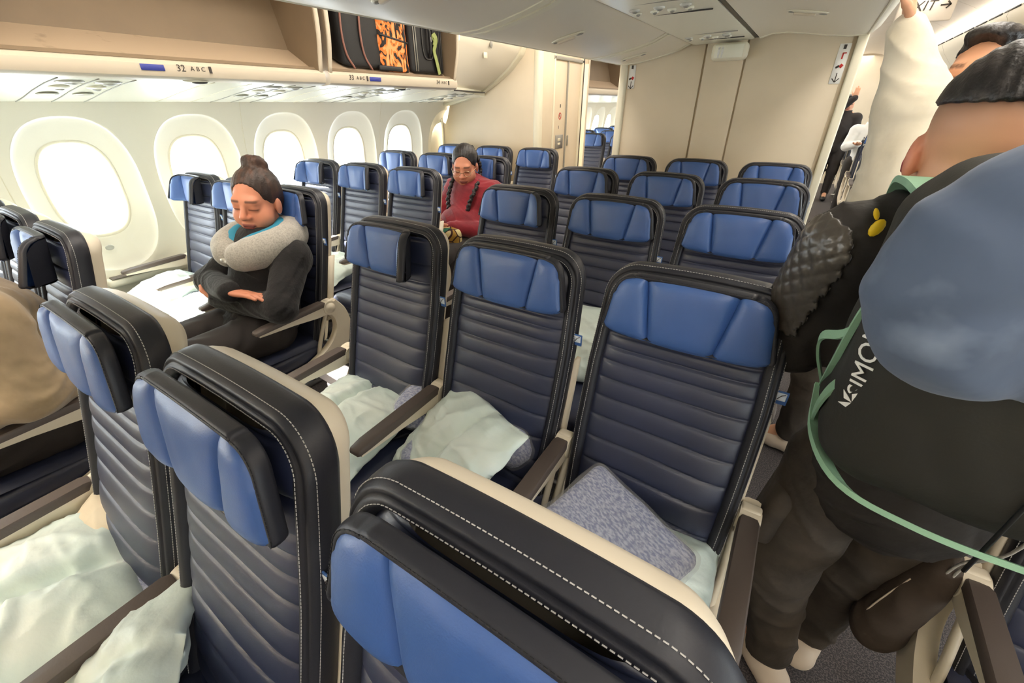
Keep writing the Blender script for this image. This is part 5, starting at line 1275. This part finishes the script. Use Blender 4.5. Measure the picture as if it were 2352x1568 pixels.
# --- brown cloth bag beside the man
bb_ = empty('cloth_bag', (1.10, 1.51, 0.34), 'dark brown cloth bag with pale piping hanging at the hip of the man', 'bag')
me = surf('bag_body', [ell((1.065, 1.53, 0.45), (0.043, 0.045, 0.12)), ell((1.080, 1.52, 0.59), (0.036, 0.040, 0.12)), ell((1.06, 1.53, 0.39), (0.043, 0.045, 0.06))], 0.006, 0.05, disp=folds(0.004, (0.6, 0.3, 0.7), 60, 12)); link('bag_body', me, 'brownbag', bb_, world=True)
B().tube(bez([(1.046, 1.505, 0.60), (1.030, 1.505, 0.52), (1.021, 1.507, 0.45), (1.020, 1.507, 0.39), (1.040, 1.500, 0.345)], 6), 0.0018, 6).obj('piping', 'shoe', bb_, True)
for dx in (-0.004, 0.008): B().tube(bez([(1.080 + dx, 1.495, 0.65), (1.082 + dx * 0.6, 1.48, 0.72), (1.09, 1.43, 0.82), (1.07, 1.37, 1.0)], 5), 0.0025, 6).obj('drawstring', 'npgrey', bb_, True)

# --- person in cream sweatshirt reaching up to the bin
J = dict(head=(1.005, 2.66, 1.555), neck=(1.0, 2.64, 1.40), chest=(0.975, 2.62, 1.18), pelvis=(0.98, 2.62, 0.88),
         shL=(1.12, 2.70, 1.32), shR=(0.885, 2.56, 1.33), elL=(1.19, 2.60, 1.10), elR=(0.850, 2.56, 1.50), wrL=(1.10, 2.42, 1.05), wrR=(0.775, 2.56, 1.685),
         hipL=(1.06, 2.64, 0.84), hipR=(0.90, 2.60, 0.84), knL=(1.06, 2.62, 0.47), knR=(0.90, 2.58, 0.47), anL=(1.06, 2.64, 0.13), anR=(0.90, 2.60, 0.13), toeL=(0.95, 2.66, 0.05), toeR=(0.80, 2.62, 0.05))
person('person in a cream sweatshirt reaching one arm up to the ceiling bin', (0.98, 2.62, 0), J, rotm(-5, 0, -30), 1.06, TONE3, ('cream', 'cargo'), bulk=1.0, h=0.007,
       hands=[((0.775, 2.56, 1.690), (-0.25, 0.0, 0.95), (-0.9, 0, -0.25), 1, 0.7), ((1.10, 2.42, 1.05), (-0.4, -0.9, 0), (0, 0, -1), -1, 0.6)], fold=0.005, chest=(0.17, 0.15, 0.20),
       extra_top=[cap((0.895, 2.56, 1.29), (0.855, 2.56, 1.49), 0.105, 0.090), cap((0.855, 2.56, 1.49), (0.790, 2.56, 1.655), 0.090, 0.052), ell((0.93, 2.58, 1.20), (0.14, 0.13, 0.16))])

# --- two people far back in the right aisle
def far_person(label, x, y, top, arms_up, tilt=0, hm='hairb', zs=1.0):
    J = dict(head=(x, y, 1.53 * zs), neck=(x, y, 1.40 * zs), chest=(x, y, 1.18 * zs), pelvis=(x, y, 0.90 * zs), shL=(x - 0.17, y, 1.32 * zs), shR=(x + 0.17, y, 1.32 * zs),
             elL=(x - 0.22, y - 0.08, 1.10 * zs), elR=(x + 0.22, y - 0.05, 1.08 * zs), wrL=(x - 0.12, y - 0.25, 1.15 * zs), wrR=(x + 0.16, y - 0.2, 1.0 * zs),
             hipL=(x - 0.09, y, 0.86 * zs), hipR=(x + 0.09, y, 0.86 * zs), knL=(x - 0.09, y, 0.48), knR=(x + 0.09, y, 0.48), anL=(x - 0.09, y, 0.13), anR=(x + 0.09, y, 0.13), toeL=(x - 0.09, y - 0.12, 0.05), toeR=(x + 0.09, y - 0.12, 0.05))
    if arms_up: J['elL'] = (x - 0.10, y - 0.10, 1.40); J['wrL'] = (x + 0.05, y - 0.16, 1.56)
    person(label, (x, y, 0), J, rotm(5, 0, 10), 1.0, TONE3, (top, 'legging'), h=0.012, hands=[(J['wrL'], (0, -0.2, 1) if arms_up else (0, -1, 0), (0, 1, 0.1), 1, 0.5)], fold=0.004, hairmat=hm, shoes='black')
far_person('person in dark clothes with a raised hand far back in the right aisle', 1.00, 10.0, 'legging', True, zs=0.97)
far_person('person in a white shirt far back behind the blue seats', 1.30, 8.55, 'white', False, zs=0.88)

# ================================================================== PILLOWS, BLANKETS
def pillow_mesh(L, Wd, T, seed, crease=0.0, flat=0.45, nu=64, nv=56, wr=0.012):
    v = []; f = []; rs = random.Random(seed)
    ca = rs.uniform(-0.3, 0.3)
    for side in (1, -1):
        for j in range(nv + 1):
            for i in range(nu + 1):
                u = -1 + 2 * i / nu; w = -1 + 2 * j / nv
                x = L / 2 * u * (1 - 0.05 * (1 - abs(u)) * 0 - 0.06 * (1 - w * w) * abs(u) ** 3 * 0.6); y = Wd / 2 * w * (1 - 0.05 * (1 - u * u))
                g = (max(0, 1 - abs(u) ** 2.4) * max(0, 1 - abs(w) ** 2.4)) ** 0.55
                z = T * g * (1 if side > 0 else flat)
                p = Vector((x * 7 + seed * 3.1, y * 7, side * 2 + seed))
                n1 = mnoise.noise(p); n2 = mnoise.noise(p * 2.3 + Vector((4, 1, 2))); n3 = mnoise.noise(Vector((x * 5 + seed, y * 16, seed)))
                rid = (1 - min(1, abs(n1) * 4)) ** 2; rid2 = (1 - min(1, abs(n3) * 3.4)) ** 3 + 0.6 * (1 - min(1, abs(mnoise.noise(p * 1.9 + Vector((9, 3, 1)))) * 5)) ** 2
                z += (wr * (rid - 0.3) + wr * 0.7 * rid2 + wr * 0.5 * n2) * (0.35 + 0.65 * g) * side * (1 if g > 0 else 0.5)
                if crease: z -= side * crease * math.exp(-((u - ca - 0.15 * w) / 0.10) ** 2) * g
                z += 0.010 * n2 * (1 - g)
                v.append((x + 0.006 * n2, y + 0.006 * n1, z * side if side < 0 else z))
    m = (nu + 1) * (nv + 1)
    for k in (0, 1):
        for j in range(nv):
            for i in range(nu):
                a = k * m + j * (nu + 1) + i; q = (a, a + 1, a + nu + 2, a + nu + 1); f.append(q if k == 0 else q[::-1])
    # close the hem
    def rim():
        r = [(i, 0) for i in range(nu)] + [(nu, j) for j in range(nv)] + [(i, nv) for i in range(nu, 0, -1)] + [(0, j) for j in range(nv, 0, -1)]; return [j * (nu + 1) + i for i, j in r]
    R = rim()
    for a, b_ in zip(R, R[1:] + R[:1]): f.append((a, m + a, m + b_, b_))
    return mesh('pillow', v, f)
def put_pillow(label, c, rot, L, Wd, T, seed, crease=0.0, m='pillow', group='wrapped pillows on the seats', wr=0.010):
    o = link('pillow', pillow_mesh(L, Wd, T, seed, crease, wr=wr), m); o.location = c; o.rotation_euler = [math.radians(a) for a in rot]
    return tag(o, label, 'pillow', group)
put_pillow('pale mint wrapped pillow lying on the left centre seat of the second row', (-0.500, 1.245, 0.525), (4, 0, 6), 0.40, 0.42, 0.085, 3, 0.045)
put_pillow('pale mint wrapped pillow leaning corner up on the middle centre seat, second row', (-0.050, 1.275, 0.590), (36, -8, -28), 0.43, 0.38, 0.065, 5, 0.03)
put_pillow('pale mint wrapped pillow under the blanket on the right centre seat, second row', (0.520, 1.205, 0.520), (4, 0, 4), 0.38, 0.40, 0.075, 8, 0.0)
put_pillow('large pale mint wrapped pillow at the lower left on the nearest left centre seat', (-0.545, 0.425, 0.540), (8, 4, -16), 0.44, 0.46, 0.095, 11, 0.05)
put_pillow('pale mint wrapped pillow at the bottom edge on the nearest middle centre seat', (-0.125, 0.445, 0.580), (34, -10, -30), 0.42, 0.40, 0.08, 14, 0.02)
put_pillow('cream pillow corner poking out behind the large mint pillow at lower left', (-0.585, 0.60, 0.575), (35, 0, 20), 0.22, 0.20, 0.05, 17, 0.0, 'pillowc', wr=0.004)
put_pillow('pale blue wrapped pillow on the window seat beside the woman in black', (-2.42, 1.44, 0.535), (10, 0, 8), 0.38, 0.38, 0.075, 20, 0.02)
put_pillow('sunlit white pillow on the seat next to the woman in black', (-1.95, 1.37, 0.530), (6, 0, -6), 0.42, 0.42, 0.070, 23, 0.02)
put_pillow('wrapped pillow on the middle left seat of the third row', (-1.92, 2.20, 0.530), (8, 0, 10), 0.40, 0.40, 0.080, 26, 0.03)
put_pillow('wrapped pillow on the window seat of the third row', (-2.41, 2.21, 0.530), (6, 0, -6), 0.38, 0.38, 0.075, 29, 0.02)
put_pillow('pale wrapped pillow glimpsed between two centre seat backs, third row', (0.06, 2.08, 0.600), (44, 0, 12), 0.40, 0.36, 0.07, 32, 0.0)
def put_blanket(label, c, rot, d, seed):
    r = empty('blanket_pack', c, label, 'blanket', 'bagged blue blankets'); r.rotation_euler = [math.radians(a) for a in rot]
    for nm, k, m in (('folded_blanket', 1.0, 'blanket'), ('plastic_bag', 1.06, 'film')):
        v = []; f = []; nu = nv = 26
        b = B().rbox((0, 0, 0), (d[0] * k, d[1] * k, d[2] * k), d[2] * 0.42, 4); bm = bmesh.new(); me = b.me('t'); bm.from_mesh(me); bmesh.ops.subdivide_edges(bm, edges=bm.edges[:], cuts=3, use_grid_fill=True)
        for q in bm.verts:
            p = q.co; n1 = mnoise.noise(p * 14 + Vector((seed, 0, 0))); n2 = mnoise.noise(p * 30 + Vector((0, seed, 0)))
            q.co += p.normalized() * (0.008 * n1 + (0.007 if k > 1 else 0.003) * n2)
            q.co.z += 0.05 * d[2] * math.sin(p.x * 14 + seed)
        me2 = bpy.data.meshes.new(nm); bm.to_mesh(me2); bm.free(); me2.polygons.foreach_set('use_smooth', [True] * len(me2.polygons)); link(nm, me2, m, r)
    return r
put_blanket('folded blue-white blanket in clear plastic on top of the pillow, right centre seat', (0.465, 1.245, 0.600), (13, 5, -22), (0.31, 0.24, 0.06), 2)
put_blanket('bagged blue blanket tucked behind the leaning pillow on the middle centre seat', (0.035, 1.405, 0.590), (30, 0, -14), (0.24, 0.12, 0.14), 5)
put_blanket('bagged blue blanket end showing left of the leaning pillow', (-0.185, 1.30, 0.530), (0, 0, 20), (0.10, 0.22, 0.09), 8)
put_blanket('bagged blue blanket at the armrest beside the mint pillow, second row left centre', (-0.315, 1.395, 0.575), (18, 0, 12), (0.12, 0.16, 0.12), 11)
put_blanket('bagged blue blanket behind the large pillow at the lower left', (-0.425, 0.585, 0.535), (20, 0, 30), (0.20, 0.13, 0.08), 14)
put_blanket('bagged blanket behind the pillow on the window seat, second row', (-2.34, 1.575, 0.545), (25, 0, 0), (0.24, 0.10, 0.10), 17)

# ================================================================== LUGGAGE IN THE OPEN BIN
slope = lambda P: (1.687 - 0.53 * (P[:, 0] + 1.80)) - P[:, 2]
dl = empty('duffel_bag', (-1.9, 2.84, 1.70), 'black bag with orange flowered front panel in the open overhead bin', 'bag')
me = surf('bag_body', [rbx((-1.908, 2.80, 1.90), (0.080, 0.255, 0.235), 0.07)], 0.007, 0.03, cuts=[slope]); link('bag_body', me, 'case', dl, world=True)
me = surf('floral_panel', [rbx((-1.885, 2.955, 1.895), (0.078, 0.125, 0.225), 0.035)], 0.006, 0.03, cuts=[slope], disp=lambda P: 0.0015 * np.sin(P[:, 2] * 50)); link('floral_panel', me, 'floral', dl, world=True)
for y, m in ((2.565, 'pink'), (2.70, 'pink')):
    B().tube(bez([(-1.845, y + 0.09, 2.12), (-1.825, y + 0.02, 2.02), (-1.820, y - 0.005, 1.88), (-1.825, y + 0.01, 1.77), (-1.83, y + 0.06, 1.70)], 6), 0.006, 8).obj('piping', m, dl, True)
B().rbox((-1.806, 2.975, 1.99), (0.004, 0.012, 0.22), 0.002, 1).obj('zip', 'black', dl, True)
B().rbox((0, 0, 0), (0.004, 0.24, 0.012), 0.002, 1, Matrix.Translation((-1.806, 2.955, 1.875)) @ Matrix.Rotation(-0.12, 4, 'X')).obj('zip', 'black', dl, True)
B().rbox((-1.806, 3.045, 1.87), (0.004, 0.010, 0.35), 0.002, 1).obj('zip', 'black', dl, True)
B().rbox((-1.812, 2.90, 1.712), (0.02, 0.20, 0.03), 0.006, 2).obj('base_band', 'black', dl, True)
sc_ = empty('suitcase', (-1.9, 3.29, 1.70), 'black suitcase with grab handle and green ribbon in the open overhead bin', 'suitcase')
me = surf('case_body', [rbx((-1.905, 3.285, 1.905), (0.085, 0.175, 0.225), 0.045)], 0.006, 0.02, cuts=[slope]); link('case_body', me, 'case', sc_, world=True)
for y in (3.145, 3.165, 3.40, 3.42):
    B().tube([(-1.819, y, 1.71), (-1.817, y, 2.10)], 0.004, 6).obj('rib', 'grey' if y < 3.2 else 'dgrey', sc_, True)
P = [(-1.816, 3.28 + 0.055 * math.copysign(min(1, abs(math.cos(a)) ** 0.6), math.cos(a)), 1.90 + 0.115 * math.copysign(min(1, abs(math.sin(a)) ** 0.7), math.sin(a))) for a in np.linspace(0, 2 * PI, 33)]
B().tube(P, 0.004, 6, False).obj('handle_surround', 'dgrey', sc_, True)
B().tube(bez([(-1.822, 3.285, 1.80), (-1.800, 3.285, 1.83), (-1.796, 3.285, 1.90), (-1.800, 3.285, 1.97), (-1.822, 3.285, 2.0)], 6), 0.011, 8).obj('grab_handle', 'case', sc_, True)
B().rbox((-1.787, 3.285, 1.90), (0.004, 0.010, 0.03), 0.002, 1).obj('handle_label', 'grey', sc_, True)
for pts, w_ in ((((-1.806, 3.325, 1.93), (-1.80, 3.34, 1.88), (-1.806, 3.33, 1.84), (-1.804, 3.345, 1.78), (-1.806, 3.37, 1.70)), 0.016), (((-1.806, 3.33, 1.94), (-1.796, 3.345, 1.91), (-1.804, 3.335, 1.87)), 0.02)):
    strap(list(pts), w_, 'green', 'ribbon', sc_, 0.0015, (1, 0.1, 0))
